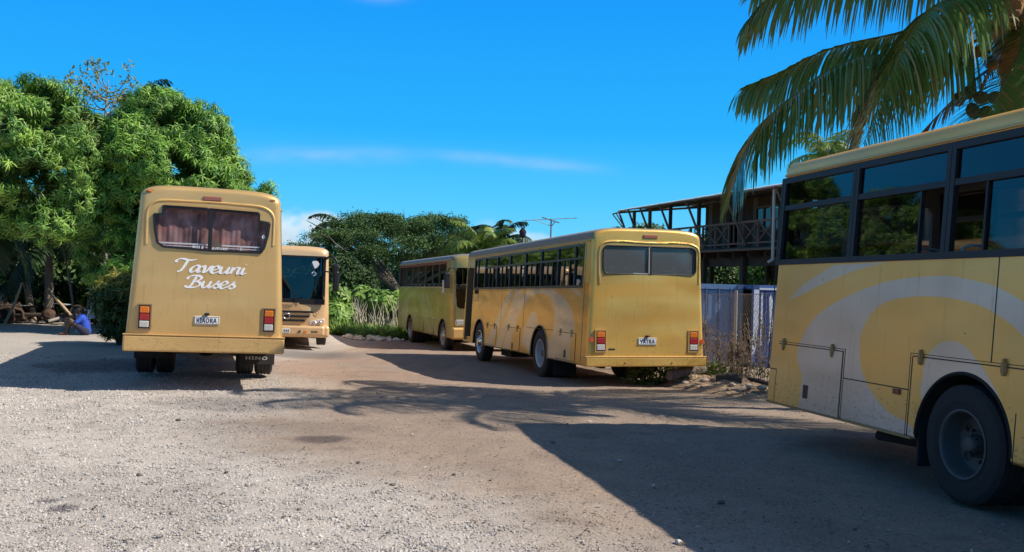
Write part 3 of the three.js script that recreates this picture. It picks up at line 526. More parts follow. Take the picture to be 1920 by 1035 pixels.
  for (const [x, y] of [[-0.88, 2.915], [0.88, 2.90]]) { const l = part('corner_lamp', [rbox(0.10, 0.034, 0.03, 0.01, x, y, -0.02)], MAT.rust, bus); part('lens', [rbox(0.06, 0.02, 0.02, 0.006, x, y, 0.0)], MAT.amber, l); }
  for (const x of [-0.875, 0.905]) tailLamp(B, x, 0.868, 1.245, 0.20, std(0.20, 0.13, 0.07, 0.6));
  plateOn(B, 0.005, 1.03, 'KIAORA', 0.36, 0.125);
  const bp = part('bumper', [rbox(2.31, 0.24, 0.14, 0.03, 0, 0.668, -0.02, 3)], o.paint, bus); bp.geometry = liveryUv(bp.geometry, o.L);
  part('bumper_edge', [rbox(2.32, 0.018, 0.15, 0.007, 0, 0.796, -0.02)], trimGold, bus);
  part('rear_pillar_glass', B.onSide([new THREE.PlaneGeometry(0.3, 0.7).translate(0.25, 2.4, 0.004)], 1), MAT.blackGloss, bus);
  // open door swung out on the left, seen past the corner
  const dr = part('door', [box(0.03, 0.85, 0.62, -1.62, 0.98, -8.75)], std(0.16, 0.03, 0.03, 0.5), bus);
  part('door_frame', [box(0.035, 0.92, 0.04, -1.62, 1.86, -8.45), box(0.035, 0.92, 0.04, -1.62, 1.86, -9.05), box(0.035, 0.05, 0.64, -1.62, 2.32, -8.75)], std(0.35, 0.36, 0.38, 0.4, 0.5), dr);
  part('pane', [box(0.012, 0.86, 0.56, -1.62, 1.86, -8.75)], phys(0.25, 0.28, 0.32, { roughness: 0.15 }), dr);
  const fl = part('mudflap', [rbox(0.58, 0.36, 0.018, 0.008, 0.84, 0.40, -1.86)], MAT.rubber, bus);
  part('lettering', [text('HINO', 0.055, 0.003, 0.36).translate(0.83, 0.33, -1.849)], std(0.45, 0.45, 0.45, 0.6), fl);
  part('mudflap', [rbox(0.58, 0.30, 0.018, 0.008, -0.84, 0.44, -1.86)], MAT.rubber, bus);
}
// --- the near bus on the right, its right side towards us and its front out of the frame
{
  const map = livery('#fdc267', '#e0cab6', true, 23, 1.2);
  const o = {
    label: 'nearest gold bus with a large silver swoosh and dusty rear wheel', pos: [4.28, -0.095, -11.95], yaw: 3.351, pitch: 0.005, roll: 0.030,
    W: 2.42, lean: 0.04, hb: 0.455, Hc: 3.18, H: 3.42, L: 9.6, rr: 0.10, rb: 0.03, paint: paint(map, 0.0025, 0.42, 0.35, 0.12), trim: trimGold,
    openings: [[0.07, 8.7, 2.15, 3.13]], rearHole: rshape(-0.95, 0.95, 2.2, 2.95, 0.1), frontHole: rshape(-1.0, 1.0, 1.5, 2.8, 0.1),
    axles: [{ s: 3.57, r: 0.62, y: 0.5 }, { s: 8.5 }], windows: [], tyreMat: MAT.dustyTyre, rearRim: MAT.greyRim, hubMat: std(0.09, 0.082, 0.075, 0.6, 0.3), hingeMat: std(0.40, 0.22, 0.08, 0.6, 0.1),
  };
  const m = [0.045, 1.64, 3.18, 4.72, 6.26, 7.80], frame = [[0.01, 8.75, 3.10, 3.17, 0.010], [0.01, 8.75, 2.11, 2.175, 0.010]], panes = [];
  m.forEach((s, i) => { frame.push([s - (i ? 0.062 : 0.04), s - 0.004, 2.12, 3.16, 0.011], [s + 0.004, s + 0.062, 2.12, 3.16, 0.011]); });
  for (let i = 0; i < m.length - 1; i++) {
    const a = m[i] + 0.06, b = m[i + 1] - 0.06, q = i === 0 ? b : i === 1 ? b - 0.36 : i === 2 ? a + 0.42 : i === 3 ? a + 0.8 : a + (b - a) / 2;
    frame.push([a, b, 2.77, 2.83, 0.006]); if (i) frame.push([q - 0.012, q + 0.012, 2.17, 2.78, -0.004]);
    panes.push([a, b, 2.82, 3.11]);
    if (i === 0) panes.push([a, b, 2.17, 2.78, -0.028]); else if (i === 2) panes.push([q, b, 2.17, 2.78, -0.028]); else if (i === 1) panes.push([a, q, 2.17, 2.78, -0.028]); else panes.push([a, q, 2.17, 2.78, -0.028], [q, b, 2.17, 2.78, -0.018]);
  }
  o.windows.push({ frame, panes, glass: MAT.darkGlass });
  const B = makeBus(o), { bus } = B;
  B.gutter(3.195, trimGold, 0.03);
  B.flap(1, 0.27, 1.66, 0.475, 1.165, { hinges: [0.39, 1.46], handle: [0.97, 0.67] });
  B.strip(1, [[0.25, 0.46], [0.25, 0.86], [0.02, 0.86], [0.02, 2.11]]);
  B.strip(1, [[1.70, 0.46], [1.70, 1.20]], 0.003, 0.008); B.strip(1, [[0.25, 1.195], [1.70, 1.195]], 0.003, 0.007);
  B.strip(1, [[1.70, 0.89], [2.82, 0.90]]);
  B.strip(1, [[2.84, 0.46], [2.84, 1.21], [4.62, 1.215], [4.62, 0.46]], 0.003, 0.011);
  B.strip(1, [[2.81, 0.46], [2.81, 1.235], [4.65, 1.24], [4.65, 0.46]], 0.003, 0.006);
  for (const s of [2.97, 4.05]) part('hinge', B.onSide([B.sbox(s - 0.03, s + 0.03, 1.16, 1.25, 0, 0.02), B.sbox(s - 0.013, s + 0.013, 1.14, 1.28, 0, 0.026)], 1), o.hingeMat, bus);
  B.strip(1, [[3.885, 1.24], [3.885, 2.11]], 0.003, 0.010);
  B.strip(1, [[4.21, 0.46], [4.21, 0.86]], 0.003, 0.008);
  part('arch_liner', B.onSide([new THREE.TubeGeometry(new THREE.CatmullRomCurve3([...Array(25).keys()].map((i) => V(3.57 + Math.cos(Math.PI * i / 24) * 0.615, 0.5 + Math.sin(Math.PI * i / 24) * 0.615, -0.006))), 60, 0.018, 5)], 1), MAT.under, bus);
  part('side_marker', B.onSide([B.sbox(2.60, 2.70, 0.835, 0.885, 0, 0.022)], 1), std(0.24, 0.06, 0.03, 0.4), bus);
  part('exhaust_pipe', [rod([1.0, 0.37, -2.2], [0.75, 0.37, -3.0], 0.05, 14), rod([1.0, 0.37, -2.2], [1.02, 0.37, -2.12], 0.052, 14)], MAT.under, bus);
  part('mudflap', [rbox(0.5, 0.42, 0.03, 0.012, 0.92, 0.42, -2.95)], MAT.rubber, bus);
  part('skirt_edge', B.onSide([B.sbox(0.05, 2.9, 0.448, 0.47, -0.02, 0.004)], 1), std(0.40, 0.24, 0.09, 0.8), bus);
  // folded paper and a notice on the parcel shelf inside the rear window
  part('notice', [box(0.02, 0.30, 0.30, 1.02, 2.34, -1.42)], MAT.white, bus);
}
// --- the bus beyond the middle one, facing us; its right side shows open windows
{
  const map = livery('#b09a5c', '#b9ae94', true, 37, 1.6, [3.0, '#8b867c']);
  const o = {
    label: 'gold bus beyond the middle bus, glassless side windows over rows of seats, facing us', pos: [-3.448, -0.664, -39.395], yaw: 3.451, pitch: 0.012, roll: -0.014,
    W: 2.42, lean: 0.03, hb: 0.487, Hc: 3.02, H: 3.22, L: 8.95, rr: 0.09, rb: 0.03, paint: paint(map, 0.006, 0.32, 0.55, 0.15), trim: std(0.30, 0.29, 0.22, 0.6), far: true,
    openings: [[0.10, 8.0, 2.16, 2.95]], rearHole: rshape(-0.9, 0.9, 2.2, 2.8, 0.1), frontHole: rshape(-1.03, 1.03, 1.45, 2.75, 0.14), fb: 0.12, rake: 0.10,
    axles: [{ s: 2.42 }, { s: 7.72 }], windows: [], frontRim: MAT.steelRim,
  };
  const m = [0.10, 1.45, 2.62, 3.69, 4.82, 5.99, 7.0, 8.0], frame = [];
  m.forEach((s) => frame.push([s - 0.03, s + 0.03, 2.15, 2.94, 0.004]));
  o.windows.push({ frame, panes: [], glass: MAT.greenGlass, mat: std(0.10, 0.09, 0.06, 0.6) });
  const B = makeBus(o), { bus } = B;
  for (const sd of [-1, 1]) part('rusty_header', B.onSide([B.sbox(0.08, 8.02, 2.90, 2.98, -0.02, 0.006)], sd), MAT.rust, bus);
  part('roof_edge', [...B.onSide([B.sbox(0.1, 8.6, 3.0, 3.06, -0.02, 0.03)], 1), ...B.onSide([B.sbox(0.1, 8.6, 3.0, 3.06, -0.02, 0.03)], -1)], o.trim, bus);
  B.strip(1, [[0.1, 2.12], [8.1, 2.12]], 0.01, 0.03, std(0.4, 0.36, 0.26, 0.5), 'belt_moulding');
  B.flap(1, 3.6, 4.9, 0.55, 1.02, {}); B.flap(1, 5.2, 6.5, 0.55, 1.02, {});
  for (const a of o.axles) B.arch(1, a.s, 0.5, 0.605, trimGold);
  const front = -o.L - 0.06;
  part('windscreen', [new THREE.PlaneGeometry(2.1, 1.32).rotateY(Math.PI).rotateX(-0.1).translate(0, 2.1, front + 0.12)], MAT.darkGlass, bus);
  for (const x of [-0.9, 0.9]) part('headlamp', [rbox(0.36, 0.2, 0.1, 0.05, x, 1.0, front + 0.04)], MAT.clearLens, bus);
  part('bumper', [rbox(2.44, 0.38, 0.3, 0.08, 0, 0.66, front + 0.06, 3)], trimGold, bus);
  for (const sd of [-1, 1]) { const mi = part('mirror', [rbox(0.2, 0.5, 0.1, 0.05, sd * 1.36, 2.35, front + 0.05)], MAT.black, bus); part('mirror_arm', [tube([[sd * 1.05, 2.72, front + 0.15], [sd * 1.25, 2.76, front + 0.05], [sd * 1.36, 2.6, front + 0.05]], 0.02)], MAT.black, mi); part('mirror_glass', [box(0.16, 0.4, 0.004, sd * 1.36, 2.35, front + 0.103)], MAT.chrome, mi); }
  part('side_mirror', [rbox(0.08, 0.42, 0.2, 0.03, 1.34, 2.15, -8.45), bar([1.1, 2.3, -8.5], [1.34, 2.25, -8.45], 0.025)], std(0.6, 0.6, 0.58, 0.3, 0.4), bus);
}
// --- the bus behind the left one, its front towards us
{
  const map = livery('#f0c692', '#b8aa93', false, 41, 0.8);
  const o = {
    label: 'pale gold bus half hidden behind the left one, its dark windscreen and grille facing us', pos: [-8.68, -0.35, -37.6], yaw: 3.36, pitch: 0.0, roll: 0.01,
    W: 2.45, lean: 0.035, hb: 0.43, Hc: 2.80, H: 3.02, L: 10.0, rr: 0.09, rb: 0.03, paint: paint(map, 0.002, 0.36, 0.35, 0.2), trim: trimGold, far: true,
    openings: [[0.5, 9.2, 1.9, 2.7]], rearHole: rshape(-0.9, 0.9, 2.0, 2.6, 0.1), frontHole: rshape(-1.04, 1.04, 1.36, 2.70, 0.12), fb: 0.10, rake: 0.06,
    axles: [{ s: 2.5 }, { s: 7.9 }], windows: [],
  };
  const frame = [[0.47, 9.23, 2.68, 2.72], [0.47, 9.23, 1.88, 1.93]], panes = []; for (let s = 0.5; s < 9.3; s += 1.45) { frame.push([s - 0.04, s + 0.04, 1.9, 2.7]); panes.push([s + 0.04, s + 1.41, 1.93, 2.68]); } panes.pop();
  o.windows.push({ frame, panes, glass: MAT.greenGlass });
  const B = makeBus(o), { bus } = B, F = -o.L - 0.09;
  const fz = (x, y) => F + 0.13 * Math.min(1, Math.abs(x) / 1.1) ** 4 + 0.06 * Math.max(0, y - 1.15);
  // bent windscreen
  const ws = new THREE.PlaneGeometry(2.12, 1.36, 16, 6).rotateY(Math.PI).translate(0, 2.03, 0), wp = ws.attributes.position; for (let i = 0; i < wp.count; i++) wp.setZ(i, fz(wp.getX(i), wp.getY(i)) + 0.02); ws.computeVertexNormals();
  const scr = part('windscreen', ws, MAT.darkGlass, bus);
  const fb = (g) => g;
  part('screen_border', [box(2.14, 0.16, 0.03, 0, 1.40, F + 0.03), box(2.14, 0.05, 0.03, 0, 2.71, F + 0.105), ...[-1.03, 1.03].map((x) => box(0.08, 1.36, 0.03, x, 2.04, F + 0.145))], MAT.black, scr);
  part('destination_board', [box(1.1, 0.26, 0.02, 0.2, 2.50, F + 0.30)], std(0.35, 0.36, 0.34, 0.7), bus);
  part('sun_strip', [box(1.95, 0.03, 0.02, 0, 2.22, F + 0.22)], phys(0.1, 0.55, 0.5, { roughness: 0.3 }), bus);
  part('dashboard', [box(2.0, 0.25, 0.5, 0, 1.45, F + 0.5)], MAT.black, bus);
  const disc = (x, y, r) => new THREE.CircleGeometry(r, 24).rotateY(Math.PI).translate(x, y, fz(x, y) + 0.012);
  part('round_sticker', [disc(-0.76, 2.49, 0.115)], MAT.white, bus); part('round_sticker', [disc(-0.735, 2.215, 0.07)], MAT.white, bus);
  part('sticker_mark', [box(0.03, 0.06, 0.002, -0.735, 2.22, fz(-0.735, 2.2) + 0.008), box(0.03, 0.06, 0.002, -0.70, 2.20, fz(-0.735, 2.2) + 0.008)], MAT.plateText, bus);
  part('wiper', [bar([-0.36, 1.36, F - 0.02], [-0.12, 1.72, F + 0.0], 0.018), bar([-0.3, 1.40, F - 0.02], [-0.03, 1.80, F + 0.0], 0.014)], MAT.black, bus); part('wiper', [bar([0.5, 1.36, F - 0.02], [0.9, 1.6, F + 0.04], 0.018)], MAT.black, bus);
  for (const [y, w] of [[1.10, 1.5], [0.965, 1.3], [0.845, 1.05]]) part('grille_slot', [rbox(w, 0.062, 0.03, 0.025, 0, y, F - 0.004)], MAT.black, bus);
  part('badge', [at(new THREE.TorusGeometry(0.085, 0.016, 8, 24), 0, 0.975, F - 0.03)], MAT.chrome, bus);
  part('badge_lettering', [text('HINO', 0.07, 0.004, 0.3).rotateY(Math.PI).translate(0.0, 1.27, F - 0.004)], MAT.darkMetal, bus);
  part('emblem_ring', [at(new THREE.TorusGeometry(0.085, 0.006, 6, 4), -0.84, 1.08, fz(-0.84, 1.08) - 0.005, 0, 0, Math.PI / 4)], std(0.42, 0.22, 0.07, 0.5), bus);
  for (const s of [-1, 1]) part('headlamp', [(() => { const g = rbox(0.46, 0.17, 0.09, 0.04, 0, 0, 0, 3); const p = g.attributes.position; for (let i = 0; i < p.count; i++) p.setY(i, p.getY(i) + s * p.getX(i) * 0.18); return g.translate(s * 0.86, 0.80, fz(0.9, 0.8) + 0.015); })()], MAT.clearLens, bus);
  for (const x of [-0.96, -0.80, 0.96, 0.80]) part('headlamp_bulb', [new THREE.SphereGeometry(0.055, 12, 8).translate(x, 0.80, fz(0.9, 0.8) - 0.01)], MAT.chrome, bus);
  part('bumper', [rbox(2.46, 0.35, 0.30, 0.09, 0, 0.535, F + 0.14, 4), rbox(2.2, 0.3, 0.2, 0.08, 0, 0.55, F + 0.05, 3)], o.paint, bus).geometry = undefined || liveryUv(join([rbox(2.46, 0.35, 0.30, 0.09, 0, 0.535, F + 0.14, 4), rbox(2.2, 0.3, 0.2, 0.08, 0, 0.55, F + 0.05, 3)]), o.L);
  for (const x of [-0.55, -0.38]) part('fog_lamp', [at(new THREE.CylinderGeometry(0.04, 0.04, 0.03, 14), x, 0.53, F - 0.055, Math.PI / 2)], x < -0.5 ? MAT.amber : MAT.darkMetal, bus);
  part('bumper_slot', [rbox(0.2, 0.07, 0.02, 0.02, -0.80, 0.53, F - 0.045)], std(0.2, 0.12, 0.05, 0.6), bus);
  const np = part('number_plate', [rbox(0.37, 0.12, 0.012, 0.01, 0.08, 0.55, F - 0.06)], MAT.plate, bus);
  part('lettering', [text('544', 0.075, 0.003, 0.16).rotateY(Math.PI).translate(-0.01, 0.55, F - 0.0655)], MAT.plateText, np);
  for (const sd of [-1, 1]) { // long drooping mirrors
    const mi = part('mirror', [rbox(0.19, 0.62, 0.14, 0.07, sd * 1.36, 2.02, F - 0.12, 3), rbox(0.17, 0.24, 0.12, 0.05, sd * 1.35, 2.40, F - 0.12, 3)], MAT.black, bus);
    part('mirror_arm', [tube([[sd * 1.06, 2.66, F + 0.12], [sd * 1.2, 2.74, F - 0.06], [sd * 1.34, 2.64, F - 0.12], [sd * 1.38, 2.3, F - 0.12]], 0.035, 16, 8), tube([[sd * 1.07, 2.3, F + 0.12], [sd * 1.34, 2.25, F - 0.1]], 0.02, 6, 6)], MAT.black, mi);
  }
  part('mudflap', [rbox(0.45, 0.35, 0.02, 0.008, -0.95, 0.4, -7.2)], MAT.rubber, bus);
}

// ---------------------------------------------------------------- the yard: gravel on the left, bare earth on the right
{
  const line = (lo, hi, fine, c0, c1) => { // grid lines: fine between c0 and c1, growing outwards
    const a = []; for (let v = c0; v < c1; v += fine) a.push(v); a.push(c1);
    for (let v = c1, s = fine; v < hi; ) { s *= 1.16; v += s; a.push(v); } for (let v = c0, s = fine; v > lo; ) { s *= 1.16; v -= s; a.unshift(v); }
    return a;
  };
  const xs = line(-600, 600, 0.085, -9, 6.5), zs = line(-700, 60, 0.085, -17, -5.2), nx = xs.length, nz = zs.length;
  const pos = new Float32Array(nx * nz * 3), col = new Float32Array(nx * nz * 3), uv = new Float32Array(nx * nz * 2), idx = new Uint32Array((nx - 1) * (nz - 1) * 6);
  const spot = (x, z, cx, cz, rx, rz) => Math.max(0, 1 - ((x - cx) / rx) ** 2 - ((z - cz) / rz) ** 2);
  ground.color = (x, z) => {
    const n1 = fbm(x * 0.35 + 5, 1.1, z * 0.35, 4), n2 = fbm(x * 1.5, 9.1, z * 1.5, 4), n3 = fbm(x * 5.1, 4.3, z * 5.1, 3), d = -z;
    // grey gravel: everything left of a line from near the camera's feet to the back of the left bus, and again by the trees
    const edge = lerp(1.2, -3.2, sstep(d, 5.5, 12)), g = Math.max(1 - sstep(x - edge + 2.2 * n1 + 0.9 * n2, -1.4, 1.2), 0) * (1 - 0.9 * sstep(x, -6, -4) * sstep(d, 15, 19));
    const near = 0.55 * sstep(7.6 - d + 1.5 * n1, 0, 1.6) * (1 - sstep(x, 0.5, 2.5)), k = Math.min(1, Math.max(g, near));
    let r = lerp(0.36, 0.52, k), gg = lerp(0.285, 0.488, k), b = lerp(0.226, 0.458, k);
    const t = 1 + 0.30 * n2 + 0.22 * n3 + 0.25 * n1; r *= t; gg *= t; b *= t;
    const tr = x + 0.27 * (d - 8) - 0.35 * n1, rut = Math.exp(-(((tr - 0.2) / 0.26) ** 2)) + Math.exp(-(((tr - 2.2) / 0.26) ** 2)) + 0.8 * Math.exp(-(((tr + 2.6) / 0.3) ** 2)), wear = 1 - 0.13 * rut * (0.6 + n3) - 0.18 * (1 - k) * sstep(n1 + 0.4 * n2, 0.02, 0.28); r *= wear; gg *= wear * 0.99; b *= wear * 0.97;
    const reddish = sstep(d, 15, 20) * (1 - k) * sstep(0.2 + n1 * 2, 0, 0.4); r = lerp(r, 0.40 * t, reddish * 0.6); gg = lerp(gg, 0.275 * t, reddish * 0.6); b = lerp(b, 0.21 * t, reddish * 0.6);
    let dark = 0; // oil and damp
    dark = Math.max(dark, 0.62 * sstep(spot(x, z, -2.05, -10.55, 0.36, 0.30) + 0.5 * n3, 0.05, 0.6));
    dark = Math.max(dark, 0.65 * sstep(spot(x, z, -3.26, -7.1, 0.15, 0.16) + 0.5 * n3, 0.05, 0.7)); dark = Math.max(dark, 0.5 * sstep(spot(x, z, -3.5, -7.35, 0.12, 0.1) + 0.5 * n3, 0.05, 0.7));
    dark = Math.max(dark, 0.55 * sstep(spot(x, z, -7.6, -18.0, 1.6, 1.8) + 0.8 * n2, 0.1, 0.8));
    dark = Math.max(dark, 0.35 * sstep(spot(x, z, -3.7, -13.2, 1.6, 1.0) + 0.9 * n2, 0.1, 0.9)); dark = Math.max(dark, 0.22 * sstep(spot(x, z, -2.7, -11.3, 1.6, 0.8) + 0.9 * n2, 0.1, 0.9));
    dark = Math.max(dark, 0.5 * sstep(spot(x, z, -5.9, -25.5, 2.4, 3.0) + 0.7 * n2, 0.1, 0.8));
    dark = Math.max(dark, 0.25 * sstep(n2 + 0.5 * n1 - 0.16, 0, 0.2) * (1 - k));
    r *= 1 - dark * 0.95; gg *= 1 - dark * 0.95; b *= 1 - dark * 0.9;
    // far off the ground is grass and leaf litter
    const gr = sstep(d + 4 * n1, 38, 44) * (1 - sstep(Math.abs(x + 2), 200, 300)); r = lerp(r, 0.16, gr); gg = lerp(gg, 0.19, gr); b = lerp(b, 0.07, gr);
    return [r, gg, b, k];
  };
  for (let j = 0; j < nz; j++) for (let i = 0; i < nx; i++) {
    const o = j * nx + i, x = xs[i], z = zs[j], c = ground.color(x, z);
    const near = 1 - sstep(-z, 24, 40), rut = near * 0.012 * noise.noise(x * 5.3, 2.2, z * 5.3);
    pos.set([x, ground(x, z) + rut, z], o * 3); col.set(c.slice(0, 3), o * 3); uv.set([x / 3.1, z / 3.1], o * 2);
    if (i < nx - 1 && j < nz - 1) { const q = (j * (nx - 1) + i) * 6; idx.set([o, o + nx, o + 1, o + 1, o + nx, o + nx + 1], q); }
  }
  const g = new THREE.BufferGeometry(); g.setAttribute('position', new THREE.BufferAttribute(pos, 3)); g.setAttribute('color', new THREE.BufferAttribute(col, 3)); g.setAttribute('uv', new THREE.BufferAttribute(uv, 2)); g.setIndex(new THREE.BufferAttribute(idx, 1)); g.computeVertexNormals();
  // grit: thousands of overlapping grains, for colour and for relief
  const S = 1024, c = document.createElement('canvas'), h = document.createElement('canvas'); c.width = c.height = h.width = h.height = S;
  const x = c.getContext('2d'), y = h.getContext('2d'), R = rng(77);
  x.fillStyle = '#cfcbc6'; x.fillRect(0, 0, S, S); y.fillStyle = '#707070'; y.fillRect(0, 0, S, S);
  for (let i = 0; i < 26000; i++) {
    const px = R() * S, py = R() * S, r = 1.2 + 3.6 * R() ** 3, a = R() * 3.14, e = 0.55 + 0.4 * R(), l = Math.floor(150 + 100 * R()), hh = Math.floor(90 + 150 * R());
    for (const [ox, oy] of [[0, 0], [S, 0], [0, S], [-S, 0], [0, -S]]) {
      if (px + ox < -9 || px + ox > S + 9 || py + oy < -9 || py + oy > S + 9) continue;
      x.fillStyle = `rgb(${l},${l - 2},${l - 6})`; x.beginPath(); x.ellipse(px + ox, py + oy, r, r * e, a, 0, 7); x.fill();
      y.fillStyle = `rgb(${hh},${hh},${hh})`; y.beginPath(); y.ellipse(px + ox, py + oy, r, r * e, a, 0, 7); y.fill();
    }
  }
  const cm = new THREE.CanvasTexture(c), bm = new THREE.CanvasTexture(h); for (const t of [cm, bm]) t.wrapS = t.wrapT = THREE.RepeatWrapping; cm.colorSpace = THREE.SRGBColorSpace;
  const m = new THREE.MeshStandardMaterial({ map: cm, bumpMap: bm, bumpScale: 0.008, roughness: 0.95, vertexColors: true });
  m.color.setRGB(1.28, 1.28, 1.28);
  const gm = part('ground', g, m, scene); gm.userData.kind = 'structure';

  // loose stones lying on it
  const pebble = (seed) => { const q = new THREE.IcosahedronGeometry(1, 0), p = q.attributes.position, k = new Map(), R2 = rng(seed); for (let i = 0; i < p.count; i++) { const id = [0, 1, 2].map((a) => p.getComponent(i, a).toFixed(3)).join(); if (!k.has(id)) k.set(id, 0.62 + 0.6 * R2()); const s = k.get(id); p.setXYZ(i, p.getX(i) * s, p.getY(i) * s * 0.6, p.getZ(i) * s * 0.85); } q.computeVertexNormals(); return q; };
  const N = 22000, pm = std(1, 1, 1, 0.9);
  for (let v = 0; v < 4; v++) {
    const im = new THREE.InstancedMesh(pebble(31 + v), pm, N), mt = new THREE.Matrix4(), e = new THREE.Euler(), q = new THREE.Quaternion(), c3 = new THREE.Color(), R3 = rng(401 + v);
    let n = 0;
    while (n < N) {
      const d = 5.3 + 15 * R3() ** 1.7, px = (R3() - 0.5) * 2 * (d * 0.60), pz = -d, [r, gg, b, k] = ground.color(px, pz);
      if (R3() > 0.12 + 0.9 * k) continue;
      const s = (0.0042 + 0.0085 * R3() ** 3) * (R3() < 0.02 ? 1.8 : 1) * (0.8 + 0.4 * k) * (d > 11 ? 1.25 : 1);
      e.set(R3() * 0.6, R3() * 6.3, R3() * 0.6); q.setFromEuler(e); mt.compose(V(px, ground(px, pz) + s * 0.25, pz), q, V(s, s, s)); im.setMatrixAt(n, mt);
      const f = (0.62 + 0.5 * R3()) * (R3() < 0.07 ? 0.45 : 1); c3.setRGB(Math.min(0.85, r * f), Math.min(0.83, gg * f), Math.min(0.8, b * f)); im.setColorAt(n, c3); n++;
    }
    im.name = numbered('gravel'); im.castShadow = im.receiveShadow = true; scene.add(im);
    tag(im, 'loose pale gravel and small stones scattered over the yard', 'gravel', 'loose gravel over the yard', 'stuff');
  }
  { // dry leaves, chips and twigs blown over the yard
    const lf = new THREE.CircleGeometry(1, 6).rotateX(-Math.PI / 2), lp = lf.attributes.position; for (let i = 0; i < lp.count; i++) lp.setXYZ(i, lp.getX(i), 0.25 * Math.abs(lp.getX(i)), lp.getZ(i) * 0.4); lf.computeVertexNormals();
    const im = new THREE.InstancedMesh(lf, pm, 1500), mt = new THREE.Matrix4(), q = new THREE.Quaternion(), e = new THREE.Euler(), c3 = new THREE.Color(), R4 = rng(655);
    for (let i = 0; i < 1500; i++) { const d = 6 + 16 * R4() ** 1.4, px = (R4() - 0.45) * 1.15 * d, s = 0.008 + 0.022 * R4() ** 2; e.set((R4() - 0.5) * 0.5, R4() * 6.3, (R4() - 0.5) * 0.5); q.setFromEuler(e); mt.compose(V(px, ground(px, -d) + 0.008 + s * 0.2, -d), q, V(s, s, s)); im.setMatrixAt(i, mt); const f = R4(); if (f < 0.12) c3.setRGB(0.6, 0.58, 0.52); else c3.setRGB(0.07 + 0.16 * f, 0.05 + 0.11 * f, 0.03 + 0.06 * f); im.setColorAt(i, c3); }
    im.name = 'litter'; im.castShadow = im.receiveShadow = true; scene.add(im); tag(im, 'dry leaves and chips blown over the yard', 'litter', null, 'stuff');
  }
  const stoneAt = [[1352, 940, 'dark stone in the shade in front of the big right wheel', 0.032, 0.12], [1036, 822, 'brown stone lying at the tip of the bus shadow', 0.03, 0.2], [736, 911, 'dark stone on bare earth left of the shadow edge', 0.022, 0.13], [672, 866, 'small dark stone in the middle of the brown earth', 0.02, 0.12], [852, 890, 'dark pebble alone on brown earth near the shadow corner', 0.02, 0.14], [262, 889, 'dark stone on the pale gravel behind the left bus', 0.028, 0.12], [1162, 858, 'pale bit of stone inside the long bus shadow', 0.022, 0.6], [335, 788, 'black stone on gravel close behind the left bus', 0.03, 0.1], [1272, 1013, 'pale stone at the bottom edge in the shade', 0.03, 0.5], [425, 885, 'small black stone between two gravel tracks', 0.018, 0.1]];
  stoneAt.forEach(([px, py, label, s, l], i) => {
    const u = (px - 960) / 1800, vv = -(py - 517.5) / 1800, a = 0.02618, X = u * Math.cos(a) - vv * Math.sin(a), Y = u * Math.sin(a) + vv * Math.cos(a), d = 1.75 / -(Y + 0.00698);
    const gx = X * d, gz = -d, st = part('stone', pebble(900 + i).scale(s * 1.3, s * 1.3, s * 1.3), std(l, l * 0.93, l * 0.85, 0.9), scene);
    st.position.set(gx, ground(gx, gz) + s * 0.4, gz); st.rotation.y = i * 1.3; tag(st, label, 'stone');
  });
}

// ---------------------------------------------------------------- plants
const leafMat = (r, g, b, tr = 0.32, rough = 0.55) => new THREE.MeshPhysicalMaterial({ color: lin(r, g, b), roughness: rough, transmission: tr, thickness: 0, specularIntensity: 0.6 });
class Leaves { // gathers blades as triangles
  constructor() { this.p = []; this.i = []; }
  blade(o, dir, side, len, wid, droop = 0.3, segs = 3, fold = 0.25, down = null) { // a leaf: folded along its midrib, bending over
    const d = dir.clone().normalize(), s = side.clone().addScaledVector(d, -side.dot(d)).normalize(), q = o.clone(), dn = down ?? V(0, -1, 0);
    let b0 = this.p.length / 3; this.p.push(q.x, q.y, q.z);
    let prev = -1;
    for (let k = 1; k < segs; k++) {
      d.addScaledVector(dn, droop / segs).normalize(); q.addScaledVector(d, len / segs);
      const w = wid * Math.sin(Math.PI * Math.pow(k / segs, 0.75)) * 0.5 + wid * 0.08, n = V(0, 0, 0).crossVectors(s, d), b = this.p.length / 3;
      this.p.push(q.x + s.x * w + n.x * fold * w, q.y + s.y * w + n.y * fold * w, q.z + s.z * w + n.z * fold * w, q.x, q.y, q.z, q.x - s.x * w + n.x * fold * w, q.y - s.y * w + n.y * fold * w, q.z - s.z * w + n.z * fold * w);
      if (prev < 0) this.i.push(b0, b, b + 1, b0, b + 1, b + 2); else this.i.push(prev, b, prev + 1, b, b + 1, prev + 1, prev + 1, b + 1, prev + 2, b + 1, b + 2, prev + 2);
      prev = b;
    }
    d.addScaledVector(dn, droop / segs).normalize(); q.addScaledVector(d, len / segs); const t = this.p.length / 3; this.p.push(q.x, q.y, q.z); this.i.push(prev, t, prev + 1, prev + 1, t, prev + 2);
    return q;
  }
  strip(o, dir, side, len, wid, droop, segs) { // a narrow flat leaflet
    const d = dir.clone().normalize(), q = o.clone(), dn = V(0, -1, 0), s = V(0, 0, 0); let b0 = this.p.length / 3;
    for (let k = 0; k <= segs; k++) {
      s.copy(side).addScaledVector(d, -side.dot(d)).normalize();
      const w = k === segs ? wid * 0.06 : wid * 0.5 * (k === 0 ? 0.55 : 1 - 0.55 * (k / segs) ** 2);
      this.p.push(q.x + s.x * w, q.y + s.y * w, q.z + s.z * w, q.x - s.x * w, q.y - s.y * w, q.z - s.z * w);
      if (k) { const a = b0 + (k - 1) * 2; this.i.push(a, a + 1, a + 2, a + 2, a + 1, a + 3); }
      d.addScaledVector(dn, droop / segs).normalize(); q.addScaledVector(d, len / segs);
    }
  }
  geometry() { const g = new THREE.BufferGeometry(); g.setAttribute('position', new THREE.Float32BufferAttribute(this.p, 3)); g.setIndex(this.i); g.computeVertexNormals(); return g; }
}
